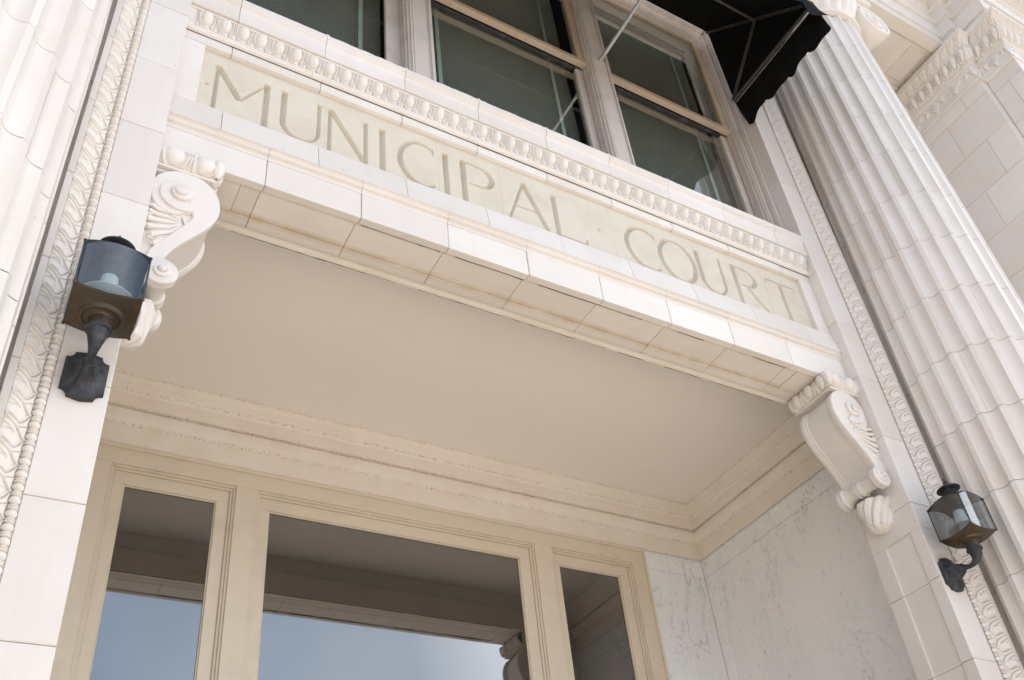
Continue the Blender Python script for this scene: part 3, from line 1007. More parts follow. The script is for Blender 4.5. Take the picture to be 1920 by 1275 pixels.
def console(sign):
    X0 = XL if sign < 0 else XR
    def X(u): return X0 - sign * u
    Y0, Y1 = 3.066, 3.365
    side = [(0.000, 3.52), (0.005, 3.600), (0.045, 3.655), (0.105, 3.689), (0.165, 3.692), (0.232, 3.664), (0.276, 3.614), (0.300, 3.543),
            (0.297, 3.462), (0.262, 3.375), (0.205, 3.290), (0.150, 3.210), (0.115, 3.140), (0.095, 3.085), (0.075, 3.03), (0.045, 3.03), (0.030, 3.085), (0.050, 3.165),
            (0.100, 3.250), (0.148, 3.330), (0.190, 3.410), (0.170, 3.440), (0.120, 3.400), (0.060, 3.405), (0.015, 3.445)]
    out = smooth_closed(side, 5)
    web = [(u * 0.935 if z > 3.1 else u, z - 0.004) for u, z in out]
    mb = MB()
    def plate(poly, ya, yb, c):
        k = len(poly)
        cu = sum(p[0] for p in poly) / k; cz_ = sum(p[1] for p in poly) / k
        P = np.array(poly)
        # inset by polygon normals for a rounded arris
        nx_ = np.roll(P, -1, 0) - np.roll(P, 1, 0)
        nn = np.c_[nx_[:, 1], -nx_[:, 0]]; nn /= np.hypot(*nn.T)[:, None]
        area = 0.5 * np.sum(P[:, 0] * np.roll(P[:, 1], -1) - np.roll(P[:, 0], -1) * P[:, 1])
        if area < 0: nn = -nn
        rings = []
        for off, y in ((-c, ya), (-c * 0.3, ya + c * 0.3), (0, ya + c), (0, yb - c), (-c * 0.3, yb - c * 0.3), (-c, yb)):
            Q = P + nn * off
            rings.append([(X(a), y, b) for a, b in Q])
        A = np.array(rings).transpose(1, 0, 2)
        mb.grid(A, wrap=True)
        mb.add([tuple(p) for p in rings[0]], [list(range(k))])
        mb.add([tuple(p) for p in rings[-1]], [list(range(k))])
    plate(out, Y0, Y0 + 0.040, 0.006)
    plate(out, Y1 - 0.040, Y1, 0.006)
    plate([(a * 0.980 if b > 3.1 else a, b - 0.001) for a, b in out], Y0 + 0.039, Y0 + 0.052, 0.002)
    plate([(a * 0.980 if b > 3.1 else a, b - 0.001) for a, b in out], Y1 - 0.052, Y1 - 0.039, 0.002)
    plate(web, Y0 + 0.050, Y1 - 0.050, 0.0)
    # beads just inside both rims along the belly
    belly = [p for p in out if False]
    c = mb.build('console', M['terra'], B, smooth=True, angle=38)
    # scroll relief
    mb = MB()
    direc = -1
    volute(mb, X, 0.120, 3.530, Y0 - 0.001, 0.112, 2, -1, 0.014, math.radians(-50))
    mb.build('volute', M['terra'], c, smooth=True, angle=38)
    # lower roll: spool with discs and a ringed waist
    mb = MB()
    cu, cz_ = 0.098, 3.020
    prof = [(0.0, -0.180), (0.068, -0.180), (0.071, -0.178), (0.072, -0.174), (0.072, -0.158), (0.067, -0.156), (0.067, -0.150), (0.070, -0.148), (0.070, -0.138), (0.056, -0.128), (0.048, -0.110), (0.043, -0.08), (0.042, -0.04), (0.044, -0.026), (0.054, -0.024), (0.055, -0.011),
            (0.046, -0.009), (0.046, 0.003), (0.055, 0.005), (0.056, 0.018), (0.044, 0.020), (0.041, 0.05), (0.044, 0.080), (0.052, 0.100), (0.068, 0.108), (0.071, 0.110), (0.071, 0.118), (0.066, 0.120), (0.066, 0.125), (0.073, 0.127), (0.074, 0.150), (0.070, 0.155), (0.0, 0.156)]
    mb.lathe([(r, h) for r, h in prof], (X(cu), 3.228, cz_), axis=1, seg=40)
    sp = mb.build('roll', M['terra'], c, smooth=True, angle=38)
    mb = MB()
    volute(mb, X, cu, cz_, 3.228 - 0.180, 0.050, 2, -1, 0.007, math.radians(60))
    mb.build('small_volute', M['terra'], sp, smooth=True, angle=38)
    # palmette between the big volute and the jamb
    mb = MB()
    for i, (u1, z1, r) in enumerate(((0.010, 3.425, 0.012), (0.004, 3.385, 0.014), (0.004, 3.340, 0.015), (0.010, 3.290, 0.015), (0.030, 3.245, 0.014), (0.046, 3.200, 0.011))):
        z1 -= 0.016
        u0, z0 = 0.152, 3.374 - 0.004 * i
        um, zm = (u0 + u1) / 2, (z0 + z1) / 2 + 0.012 * (2.5 - i) * 0.4 - 0.004
        mb.tube([(X(u0), Y0 + 0.016, z0), (X(um + 0.02), Y0 + 0.012, zm + 0.004), (X((um + u1) / 2), Y0 + 0.010, (zm + z1) / 2), (X(u1 + 0.008), Y0 + 0.002, z1 + 0.002), (X(u1), Y0 - 0.004, z1 - 0.008)],
                [0.006, r * 0.62, r * 0.8, r, r * 0.8], 10)
    mb.tube([(X(0.150), Y0 + 0.012, 3.396), (X(0.158), Y0 + 0.004, 3.376), (X(0.170), Y0 + 0.012, 3.352)], 0.007, 8)
    for i, (u1, z1, r) in enumerate(((0.012, 3.405, 0.011), (0.010, 3.345, 0.012), (0.012, 3.275, 0.012), (0.030, 3.205, 0.011))):
        a = np.linspace(0, 5.0, 12)
        mb.tube([(X(u1 + 0.012 * math.cos(t) * (1 - t / 7)), Y0 - 0.004 - 0.002 * t, z1 - 0.010 + 0.012 * math.sin(t) * (1 - t / 7)) for t in a], [0.006 - 0.0006 * t for t in a], 8)
    # ground of the palmette
    mb.prism([(X(0.0), 3.47), (X(0.12), 3.45), (X(0.185), 3.445), (X(0.195), 3.42), (X(0.06), 3.13), (X(0.0), 3.10)], 1, Y0 + 0.014, Y0 + 0.06)
    mb.build('palmette', M['carved'], c, smooth=True, angle=50)
    # acanthus pendant under the roll
    mb = MB()
    def rib(th, r, h):
        tw = th * 4.5 - sign * (16 * h + 30 * h * h)
        low = max(0.0, 1 - h / 0.11)
        w = 0.84 + 0.20 * np.abs(np.sin(tw)) ** 0.5 + 0.10 * low * np.abs(np.sin(th * 11 + h * 50)) - 0.05 * np.abs(np.sin(2.0 * tw + 0.6))
        return r * w
    prof = [(0.0, 0.008)]
    for i in range(41):
        t = i / 40
        prof.append((0.112 * (min(1.0, t / 0.16) ** 0.5) * (0.60 + 0.40 * min(1, t * 1.3)) * (1 if t < 0.92 else 1 - 3.5 * (t - 0.92)), 0.012 + 0.226 * t))
    mb.lathe(prof, (X(0.020), 3.235, 2.715), seg=120, fn=rib)
    mb.build('acanthus_leaf', M['carved'], c, smooth=True, angle=50)
    # moulded cap wrapping front and side: fillets below, eggs above
    mb = MB()
    prof = resample([(0.0, 0.0), (0.014, 0.0), (0.016, 0.010), (0.008, 0.012), (0.006, 0.020), (0.016, 0.028), (0.028, 0.045), (0.034, 0.066), (0.034, 0.088), (0.028, 0.106), (0.018, 0.118), (0.008, 0.124), (0.0, 0.126)], 64)
    tt_ = np.linspace(0, 1, 64)
    pitch = 0.118
    cell = egg_cell(36, tt_, 0.24, 0.93, 0.022, pitch, 0.112)
    lu = 0.245
    Z0 = 3.684
    yf = 3.076
    nf = 2
    Hf = tile(cell, nf)
    # front run: from the jamb outwards
    strip(mb, (X(0.0), yf, Z0), (-sign, 0, 0), lu, (0, -1, 0), (0, 0, 1), prof, Hf, m1=1.0)
    Hs = tile(cell, 3)
    strip(mb, (X(lu), yf, Z0), (0, 1, 0), 3.40 - yf, (-sign, 0, 0), (0, 0, 1), prof, Hs, m0=1.0)
    # corner leaf
    cx_, cy_ = X(lu + 0.020), yf - 0.020
    def rib2(th, r, h):
        return r * (0.86 + 0.14 * np.abs(np.sin(th * 4 + h * 30)))
    mb.lathe([(0.004, 0.0), (0.016, 0.008), (0.026, 0.028), (0.032, 0.052), (0.036, 0.078), (0.034, 0.096), (0.020, 0.106), (0.001, 0.108)], (cx_, cy_, Z0 + 0.018), seg=64, fn=rib2)
    for s_ in (-1, 1):
        a = np.linspace(0, 5.5, 14)
        q = X(lu + 0.016) if s_ < 0 else X(lu + 0.040)
        if s_ < 0:
            mb.tube([(X(lu - 0.008 + 0.013 * math.cos(t) * (1 - t / 8)), yf - 0.046, Z0 + 0.088 + 0.013 * math.sin(t) * (1 - t / 8)) for t in a], [0.0065 - 0.0006 * t for t in a], 8)
        else:
            mb.tube([(X(lu + 0.046), yf + 0.010 + 0.013 * math.cos(t) * (1 - t / 8), Z0 + 0.088 + 0.013 * math.sin(t) * (1 - t / 8)) for t in a], [0.0065 - 0.0006 * t for t in a], 8)
    mb.box(X(0.0), X(lu - 0.002), yf + 0.002, 3.3995, Z0 - 0.001, Z0 + 0.1255)
    mb.box(X(0.0), X(0.205), yf + 0.006, 3.38, 3.664, 3.6835, 0.002)
    mb.build('cap_moulding', M['carved'], c, smooth=True, angle=50)
    return c
cs = console(-1); cs['label'] = 'left scrolled console under the lintel'
cs = console(1); cs['label'] = 'right scrolled console under the lintel'

# ---------- entrance recess: ceiling, cornice, marble
XMR, XML = 5.08, -0.126
MB().box(XML - 0.1, XMR + 0.1, 3.40, YB + 0.15, 4.12, 4.20).build('porch_ceiling', M['ceiling'], B)
# cornice: profile (out from wall, z)
cp = [(0.004, 3.655), (0.012, 3.650), (0.012, 3.795), (0.020, 3.802), (0.034, 3.812), (0.046, 3.828), (0.052, 3.848), (0.056, 3.868), (0.058, 3.884), (0.040, 3.890), (0.040, 3.902), (0.064, 3.906),
      (0.066, 3.92), (0.066, 4.000), (0.074, 4.010), (0.086, 4.020), (0.096, 4.040), (0.100, 4.066), (0.106, 4.086), (0.116, 4.100), (0.118, 4.1195)]
mb = MB()
strip(mb, (XML, YB, 0), (1, 0, 0), XMR - XML, (0, -1, 0), (0, 0, 1), cp, ns=40, m0=-1, m1=-1)
strip(mb, (XMR, YB, 0), (0, -1, 0), YB - 3.42, (-1, 0, 0), (0, 0, 1), cp, ns=20, m0=-1)
strip(mb, (XML, YB, 0), (0, -1, 0), YB - 3.42, (1, 0, 0), (0, 0, 1), cp, ns=20, m0=-1)
mb.build('porch_cornice', M['cornice'], B, smooth=True, angle=28)
def slab_y(mb, x, ya, yb, za, zb, s=1):
    mb.box(x, x + s * 0.05, ya + 0.0015, yb - 0.0015, za + 0.0015, zb - 0.0015, 0.0012)
for xw, s in ((XMR, 1), (XML, -1)):
    mb = MB()
    for ya, yb in ((3.0 + 0.39, 4.40), (4.40, YB)):
        slab_y(mb, xw, ya, yb, 3.490, 3.80, s)
    slab_y(mb, xw, 5.130, YB, 1.2, 3.490, s); slab_y(mb, xw, 5.130, YB, GZ, 1.2, s)
    slab_y(mb, xw, 3.39, 5.130, 1.0, 3.490, s); slab_y(mb, xw, 3.39, 5.130, GZ, 1.0, s)
    mw = mb.build('marble_wall', M['marble'], B)
    MB().box(xw + s * 0.004, xw + s * 0.2, 3.386, YB + 0.2, GZ, 4.12).build('mortar_joints', M['grout'], mw)
for xa, xb in ((4.484, XMR - 0.001), (XML + 0.001, 0.346)):
    mb = MB()
    for za, zb in ((3.490, 3.66), (1.9, 3.490), (0.2, 1.9), (GZ, 0.2)):
        mb.box(xa, xb, YB, YB + 0.05, za + 0.0015, zb - 0.0015, 0.0012)
    mw = mb.build('marble_wall', M['marble'], B)
    MB().box(xa + 0.004, xb - 0.004, YB + 0.004, YB + 0.2, GZ, 3.70).build('mortar_joints', M['grout'], mw)
MB().box(XML - 0.2, XMR + 0.2, YB + 0.052, YB + 0.2, 3.64, 4.12).build('rear_wall', M['ceiling'], B)
# jamb backs closing the reveal between pilaster and marble
MB().box(XR + 0.001, XMR, 3.386, 3.392, GZ, 4.12).build('jamb_back', M['terra'], B)
MB().box(XML, XL - 0.001, 3.386, 3.392, GZ, 4.12).build('jamb_back', M['terra'], B)

# ---------- entrance glazing
E_ = MB()
YF = 5.236
x0, x1, zt = 0.352, 4.480, 3.648
m1, m2 = (1.243, 1.378), (3.450, 3.600)
jl, jr = 0.489, 4.342
zh = 3.510
E_.box(x0, x1, YF, YF + 0.09, zh, zt, 0.003)
E_.box(x0, x1, YF - 0.012, YF - 0.001, zt - 0.030, zt, 0.004)
for a, b in ((x0, jl), m1, m2, (jr, x1)):
    E_.box(a, b, YF + (0.0 if a > x0 and b < x1 else 0.0), YF + 0.09, GZ, zh - 0.0005, 0.003)
E_.box(x0, x0 + 0.02, YF - 0.012, YF - 0.001, GZ, zt - 0.031, 0.004)
E_.box(x1 - 0.022, x1, YF - 0.012, YF - 0.001, GZ, zt - 0.031, 0.004)
ef = E_.build('entrance_window', M['cream'], B)
for (a, b), (ga, gb) in zip(((jl, m1[0]), (m1[1], m2[0]), (m2[1], jr)), ((0.585, 1.135), (1.472, 3.332), (3.676, 4.227))):
    mb = MB()
    zg = 3.394
    # stepped stops then the sash
    def ring(xa, xb, zb_, w, ya, yb, c=0.002):
        mb.box(xa, xa + w, ya, yb, GZ, zb_ - w - 0.0004, c); mb.box(xb - w, xb, ya, yb, GZ, zb_ - w - 0.0004, c)
        mb.box(xa, xb, ya, yb, zb_ - w, zb_, c)
    ring(a, b, zh, 0.014, YF + 0.012, YF + 0.07)
    ring(a + 0.014, b - 0.014, zh - 0.014, 0.016, YF + 0.026, YF + 0.07)
    wl_, wr_ = ga - (a + 0.030), (b - 0.030) - gb
    wt = zh - 0.030 - zg
    mb.box(a + 0.030, ga, YF + 0.040, YF + 0.075, GZ, zg - 0.0004, 0.003)
    mb.box(gb, b - 0.030, YF + 0.040, YF + 0.075, GZ, zg - 0.0004, 0.003)
    mb.box(a + 0.030, b - 0.030, YF + 0.040, YF + 0.075, zg, zh - 0.030, 0.003)
    ring(ga, gb, zg, 0.008, YF + 0.050, YF + 0.062, 0.002)
    mb.build('sash', M['cream'], ef)
    MB().box(ga - 0.01, gb + 0.01, YF + 0.0621, YF + 0.0660, GZ, zg + 0.01).build('pane', M['glass_low'], ef)
MB().box(0.36, 4.47, 5.45, 5.50, GZ, 3.64).box(0.36, 4.47, 5.34, 5.45, 3.60, 3.64).build('lobby_backing', M['dark'], ef)  # near-black sheet stands in for the unlit lobby's darkness

# ---------- upper windows
def window(ga, gb, ml, mr, right_most=False, left_most=False):
    """ga..gb lower glass; ml = right edge of the mullion on the left, mr = left edge of mullion on the right"""
    mb = MB()
    zb, zt_ = 5.19, 8.10
    # jamb liners with tracks
    for xa, xb in ((ml, ml + 0.012), (mr - 0.012, mr)):
        mb.box(xa, xb, 3.165, 3.34, zb, zt_, 0.001)
    for yy in (3.190, 3.243, 3.30):
        for xa, xb in ((ml + 0.012, ml + 0.024), (mr - 0.024, mr - 0.012)):
            mb.box(xa, xb, yy, yy + 0.010, zb, zt_, 0.001)
    mb.box(ml, mr, 3.165, 3.34, zt_ - 0.02, zt_, 0.001)
    w = mb.build('window', M['sash'], B)
    # upper sash (outer)
    mb = MB()
    zr0, zr1 = 6.665, 6.715
    ya, yb = 3.203, 3.240
    mb.box(ml + 0.013, ga + 0.005, ya, yb, zr1, zt_ - 0.021, 0.003)
    mb.box(gb - 0.004, mr - 0.013, ya, yb, zr1, zt_ - 0.021, 0.003)
    mb.box(ga + 0.0055, gb - 0.0045, ya, yb, zt_ - 0.085, zt_ - 0.0215, 0.003)
    mb.box(ml + 0.0135, mr - 0.0135, ya - 0.006, yb + 0.008, zr0, zr1, 0.004)
    mb.build('upper_sash', M['tan_sash'], w)
    MB().box(ga, gb, 3.222, 3.226, zr1 - 0.01, zt_ - 0.07).build('pane', M['glass_up'], w)
    mb = MB()
    ya, yb = 3.262, 3.296
    mb.box(ml + 0.013, ga, ya, yb, zb, 6.66, 0.003)
    mb.box(gb, mr - 0.013, ya, yb, zb, 6.66, 0.003)
    mb.box(ga + 0.0005, gb - 0.0005, ya, yb, zb, zb + 0.07, 0.003)
    mb.build('lower_sash', M['sash'], w)
    MB().box(ga + 0.001, gb - 0.001, ya, yb, 6.665, 6.71, 0.002).build('lower_sash_rail', M['iron'], w)
    MB().box(ga - 0.005, gb + 0.005, 3.279, 3.283, zb, 6.68).build('pane', M['glass_up'], w)
    # blind
    mb = MB()
    xa, xb = ga - 0.02, gb + 0.02
    z = zb + 0.02
    while z < zt_ - 0.06:
        mb.add([(xa, 3.402, z), (xb, 3.402, z), (xb, 3.424, z + 0.018), (xa, 3.424, z + 0.018), (xa, 3.402, z + 0.001), (xb, 3.402, z + 0.001), (xb, 3.424, z + 0.019), (xa, 3.424, z + 0.019)],
               [(0, 1, 2, 3), (7, 6, 5, 4), (0, 4, 5, 1), (1, 5, 6, 2), (2, 6, 7, 3), (3, 7, 4, 0)])
        z += 0.0235
    return w, mb, xa, xb

mull = [(1.587, 1.754), (3.163, 3.340)]
specs = [((0.345, 1.462), XL + 0.06, mull[0][0]), ((1.815, 3.078), mull[0][1], mull[1][0]), ((3.395, 4.565), mull[1][1], XR - 0.075)]
labels = ['slatted blind behind the first upper window at the picture top', 'slatted blind behind the middle upper window', 'slatted blind behind the upper window beneath the awning end']
for ((ga, gb), ml, mr), lab in zip(specs, labels):
    w, slats, xa, xb = window(ga, gb, ml, mr)
    bl = thing('venetian_blind', lab, 'blind', 'venetian blinds behind the upper windows')
    slats.build('slats', M['blind'], bl)
    for xt in (ga + 0.115, gb - 0.13):
        MB().box(xt - 0.016, xt + 0.016, 3.396, 3.3985, 5.20, 8.04).build('tape', M['tape'], bl)
    MB().box(xa, xb, 3.395, 3.43, 8.02, 8.07, 0.003).build('head_rail', M['blind'], bl)
# mullions and casing
mb = MB()
for a, b in mull:
    mb.box(a, b, 3.160, 3.345, 5.19, 8.13, 0.003)
    mb.box(a + 0.004, a + 0.020, 3.150, 3.1595, 5.19, 8.13, 0.003)
    mb.box(a + 0.025, a + 0.036, 3.154, 3.1595, 5.19, 8.13, 0.002)
    mb.box(b - 0.020, b - 0.004, 3.150, 3.1595, 5.19, 8.13, 0.003)
    mb.box(b - 0.030, b - 0.024, 3.154, 3.1595, 5.19, 8.13, 0.002)
def casing(xe, s):
    # brick-mould stepping in from the jamb edge xe, s = direction into the opening
    for i, (a, b, y) in enumerate(((0.0, 0.010, 3.090), (0.0105, 0.020, 3.098), (0.0205, 0.044, 3.106), (0.0445, 0.052, 3.118), (0.0525, 0.074, 3.150))):
        mb.box(xe + s * a, xe + s * b, y, 3.345, 5.19, 8.17 - a * 0.6, 0.003)
casing(XR - 0.0005, -1); casing(XL + 0.0005, 1)
for i, (a, b, y) in enumerate(((0.0, 0.010, 3.090), (0.0105, 0.020, 3.098), (0.0205, 0.044, 3.106), (0.0445, 0.052, 3.118), (0.0525, 0.074, 3.150))):
    mb.box(XL + 0.075, XR - 0.075, y, 3.345, 8.17 - b, 8.17 - a, 0.003)
cz = mb.build('window_casing', M['sash'], B)
MB().box(XL + 0.001, XR - 0.001, 3.060, 3.34, 8.172, ZTOP, 0.003).build('window_head', M['terra'], B)
MB().box(XL, XR, 3.46, 3.50, 5.10, 8.40).box(XL, XR, 3.43, 3.46, 8.30, 8.40).build('dark_backing', M['dark'], B)  # near-black sheet paints the unlit space behind the blinds

# ---------- entablature above the columns
mb = MB()
PE = [(-7.0, 2.229), (7.262, 2.229), (7.262, 2.10), (7.385, 2.10), (7.385, 1.79), (12.0, 1.79)]
def sweep(mb, poly, prof, Hfn=None, z=0.0):
    n = len(poly) - 1
    dirs = []
    for i in range(n):
        d = np.array(poly[i + 1]) - np.array(poly[i]); Ln = np.hypot(*d); dirs.append((d / Ln, Ln))
    for i in range(n):
        d, Ln = dirs[i]
        out = np.array([d[1], -d[0]])          # right-hand side faces the street
        def corner(a, b):
            return 1.0 if (a[0] * b[1] - a[1] * b[0]) > 0 else -1.0
        c0 = corner(dirs[i - 1][0], d) if i > 0 else 0.0
        c1 = corner(d, dirs[i + 1][0]) if i < n - 1 else 0.0
        H = Hfn(Ln, len(prof)) if Hfn else None
        if H is not None:
            k_ = np.arange(H.shape[0]); H = H * (np.clip(np.minimum(k_, H.shape[0] - 1 - k_) / 3.0, 0, 1))[:, None]
        strip(mb, (poly[i][0], poly[i][1], z), (d[0], d[1], 0), Ln, (out[0], out[1], 0), (0, 0, 1), prof, H, ns=max(1, int(Ln / 0.5)), m0=c0, m1=c1)
arch = [(0.0, 8.450), (0.0, 8.566), (0.004, 8.570), (0.022, 8.572), (0.022, 8.780), (0.026, 8.786), (0.046, 8.788), (0.046, 8.965), (0.050, 8.970)]
sweep(mb, PE, arch)
en = mb.build('entablature', M['terra'], B, smooth=True, angle=25)
mb = MB()
pr2 = resample([(0.050, 8.970), (0.070, 8.974), (0.074, 8.990), (0.066, 8.994), (0.080, 9.02), (0.105, 9.05), (0.140, 9.075), (0.165, 9.085), (0.168, 9.105)], 40)
t40 = np.linspace(0, 1, 40)
def Hshell(Ln, k):
    n = max(1, round(Ln / 0.085))
    return tile(shell_cell(16, t40, 0.22, 0.92, 0.026), n)
sweep(mb, PE[1:], pr2, Hshell)
def Hs_long(Ln, k): return tile(shell_cell(12, t40, 0.22, 0.92, 0.026), max(1, round(Ln / 0.085)))
strip(mb, (4.6, 2.229, 0), (1, 0, 0), 7.262 - 4.6, (0, -1, 0), (0, 0, 1), pr2, Hs_long(7.262 - 4.6, 40), m1=-1)
mb.build('shell_moulding', M['carved'], en, smooth=True, angle=50)
mb = MB()
sweep(mb, PE, [(0.168, 9.105), (0.10, 9.11), (0.05, 9.115), (0.05, 9.72), (0.10, 9.73)])
pr3 = resample([(0.10, 9.73), (0.16, 9.76), (0.22, 9.84), (0.26, 9.86)], 40)
sweep(mb, PE[1:], pr3, Hshell)
sweep(mb, PE, [(0.26, 9.861), (0.70, 9.87), (0.72, 10.05), (0.80, 10.2), (0.80, 10.25), (-1.5, 10.26)])
mb.build('frieze', M['terra'], en, smooth=True, angle=30)
# architrave soffit with sunk panel
mb = MB()
zs_ = 8.450
mb.box(-7.0, 7.262, 2.231, 2.345, zs_, 8.60)
mb.box(-7.0, 7.262, 2.812, 3.06, zs_, 8.60)
mb.box(7.215, 7.262, 2.3455, 2.8115, zs_, 8.60)
mb.box(-7.0, 6.20, 2.3455, 2.8115, zs_ + 0.0, 8.60)
mb.box(6.2005, 7.2145, 2.3455, 2.8115, zs_ + 0.03, 8.62)
mb.box(6.92, 7.135, 2.398, 2.757, zs_ + 0.012, 8.55, 0.006)
mb.box(6.21, 6.83, 2.365, 2.79, zs_ + 0.020, 8.55, 0.006)
mb.box(7.39, 10.4, 1.80, 3.4, 8.4505, 8.6)
mb.box(7.268, 7.3885, 2.106, 3.4, 8.4515, 8.6)
mb.build('architrave_soffit', M['soffit'], en)
MB().box(-7.0, 12.0, 3.0, 16.0, 8.63, 10.24).build('roof', M['terra'], B)
MB().box(-7.0, 12.0, 5.62, 16.0, GZ, 8.62).build('building_core', M['terra'], B)

# ---------- end pier on the right
PX = 7.30
mb = MB()
def pier_blocks(xw, ya, yb, splits):
    for i, (z0, z1) in enumerate(joints(GZ, 7.80, 7.127, 0.4875)):
        k = int(round((z0 - 7.127) / 0.4875))
        ys = [ya] + [s for s in (splits[k % 2]) if ya + 0.08 < s < yb - 0.08] + [yb]
        for a, b in zip(ys[:-1], ys[1:]):
            mb.box(xw + jit(0.001), xw + 0.3, a + GAP, b - GAP, z0 + GAP, z1 - GAP, 0.003)
pier_blocks(PX, 2.15, 3.098, ((2.645,), (2.395, 2.90)))
pier_blocks(PX + 0.115, 1.83, 2.1495, ((1.98,), ()))
for z0, z1 in joints(GZ, 7.80, 7.127, 0.4875):
    for xa, xb in joints(PX + 0.1155, 10.5, 8.2, 0.75):
        mb.box(xa + GAP, xb - GAP, 1.829, 1.88, z0 + GAP, z1 - GAP, 0.003)
pi = mb.build('end_pier', M['terra'], B)
mb = MB()  # unseen left pier, mirrored by symmetry, added to block light from the left
for z0, z1 in joints(GZ, 8.40, 7.127, 0.4875):
    mb.box(-2.35 - 3.2, -2.35, 2.15, 3.098, z0 + GAP, z1 - GAP, 0.003)
    mb.box(-2.35 - 3.2, -2.465, 1.83, 2.1495, z0 + GAP, z1 - GAP, 0.003)
lp = mb.build('end_pier', M['terra'], B)
MB().box(-5.5, -2.36, 2.16, 3.05, GZ, 8.4).box(-5.5, -2.48, 1.84, 2.16, GZ, 8.4).build('mortar_joints', M['grout'], lp)
pi['label'] = 'projecting end pier at the far right with a carved capital band'
MB().box(PX + 0.006, 10, 2.16, 3.05, GZ, 7.8).box(PX + 0.13, 10.4, 1.84, 2.16, GZ, 7.8).build('mortar_joints', M['grout'], pi)
PP = [(PX, 3.15), (PX, 2.15), (PX + 0.115, 2.15), (PX + 0.115, 1.83), (12.0, 1.83)]
mb = MB()
sweep(mb, PP, [(0.0, 7.795), (0.020, 7.797), (0.026, 7.808), (0.022, 7.820), (0.010, 7.824), (0.006, 7.835)])
prf = resample([(0.006, 7.835), (0.006, 8.045)], 40)
def Hscroll(Ln, k): return tile(scroll_cell(70, t40, 0.04, 0.96, 0.018), max(1, round(Ln / 0.46)))
sweep(mb, PP, prf, Hscroll)
sweep(mb, PP, [(0.006, 8.045), (0.018, 8.048), (0.024, 8.058), (0.018, 8.068), (0.014, 8.074), (0.022, 8.080), (0.022, 8.100)])
pre = resample([(0.022, 8.100), (0.030, 8.105), (0.050, 8.150), (0.066, 8.200), (0.070, 8.232)], 40)
def Hegg(Ln, k): return tile(egg_cell(24, t40, 0.05, 0.97, 0.028, 0.105, 0.12), max(1, round(Ln / 0.105)))
sweep(mb, PP, pre, Hegg)
prl = resample([(0.070, 8.232), (0.078, 8.236), (0.080, 8.250), (0.074, 8.254), (0.086, 8.29), (0.106, 8.33), (0.130, 8.352), (0.132, 8.36)], 40)
def Hsh2(Ln, k): return tile(shell_cell(16, t40, 0.25, 0.95, 0.024), max(1, round(Ln / 0.08)))
sweep(mb, PP, prl, Hsh2)
sweep(mb, PP, [(0.132, 8.36), (0.140, 8.364), (0.140, 8.405), (0.125, 8.410), (0.120, 8.43), (0.05, 8.4505), (-0.2, 8.4508)])
mb.build('capital_band', M['carved'], pi, smooth=True, angle=50)

# ==================================================================
#                           AWNING
# ==================================================================
A = thing('awning', 'black canvas awning with scalloped valance projecting over the upper windows', 'awning')
ax0, ax1 = 0.32, 4.62
yw, yf, zb_, zt2 = 3.045, 2.05, 6.90, 7.985
mb = MB()
# sloping roof sheet (3 mm thick)
mb.prism([(yw, zt2), (yf, zb_ + 0.02), (yf, zb_ + 0.024), (yw, zt2 + 0.006)], 0, ax0, ax1)
for x in (ax0, ax1 - 0.003):
    mb.prism([(yw, zb_), (yf, zb_), (yf, zb_ + 0.02), (yw, zt2)], 0, x, x + 0.003)
mb.build('canopy', M['black_fabric'], A)
def valance(p0, p1, n, nrm):
    """hanging strip with scalloped lower edge and gentle folds"""
    k = 14
    P0 = np.array(p0, float); P1 = np.array(p1, float); L_ = np.linalg.norm(P1 - P0)
    ns = n * k
    rows = 8
    P = np.zeros((ns + 1, rows + 1, 3))
    for i in range(ns + 1):
        t = i / ns
        ph = (t * n) % 1.0
        drop = 0.275 + 0.050 * math.sin(math.pi * ph) ** 0.6
        for j in range(rows + 1):
            w = j / rows
            fold = (0.018 * math.sin(t * n * math.pi * 2 + 0.6) + 0.012 * math.sin(t * n * 3.1 + 2)) * w + 0.05 * w * w
            P[i, j] = P0 + (P1 - P0) * t + np.array(nrm) * fold + np.array((0, 0, -drop * w + 0.012 * math.sin(t * 5)))
    mb.grid(P)
    Q = P + np.array(nrm) * 0.002
    mb.grid(Q)
mb = MB()
valance((ax1, yw, zb_), (ax1, yf, zb_), 4, (1, 0, 0))
valance((ax1, yf, zb_), (ax0, yf, zb_), 16, (0, -1, 0))
valance((ax0, yf, zb_), (ax0, yw, zb_), 4, (-1, 0, 0))
mb.build('valance', M['black_fabric'], A, smooth=True)
for x in (ax0 + 0.02, 3.262, ax1 - 0.02):
    mb = MB()
    w = 0.020 if x != 3.262 else 0.022
    mb.bar((x, yw, zb_ if x != 3.262 else 6.745), (x, yf, zb_ if x != 3.262 else 6.745), w)
    if x != 3.262:
        mb.bar((x, yw, zt2 - 0.02), (x, yf, zb_ + 0.005), w)
        mb.bar((x, 2.55, 7.44), (x, yw, zb_ + 0.01), w)
    mb.build('frame_tube', M['tube'] if x != 3.262 else M['bright_metal'], A)
mb = MB()
mb.bar((ax0 + 0.02, 2.56, 7.44), (ax1 - 0.02, 2.56, 7.44), 0.020)
mb.bar((ax0 + 0.02, yf + 0.01, zb_), (ax1 - 0.02, yf + 0.01, zb_), 0.022)
mb.build('frame_tube', M['tube'], A)
mb = MB()
for a, b in ((2.10, 2.42), (2.425, 2.60), (2.605, 2.74), (2.745, 3.03)):
    mb.bar((ax1 - 0.006, a, zb_ - 0.026), (ax1 - 0.006, b, zb_ - 0.026), 0.006)
mb.build('highlight_rod', M['bright_metal'], A)  # light rods model the bright highlight along the side bar's slot
MB().box(3.262 - 0.014, 3.262 + 0.014, 3.04, 3.158, 6.73, 6.76, 0.004).build('bracket', M['bright_metal'], A)

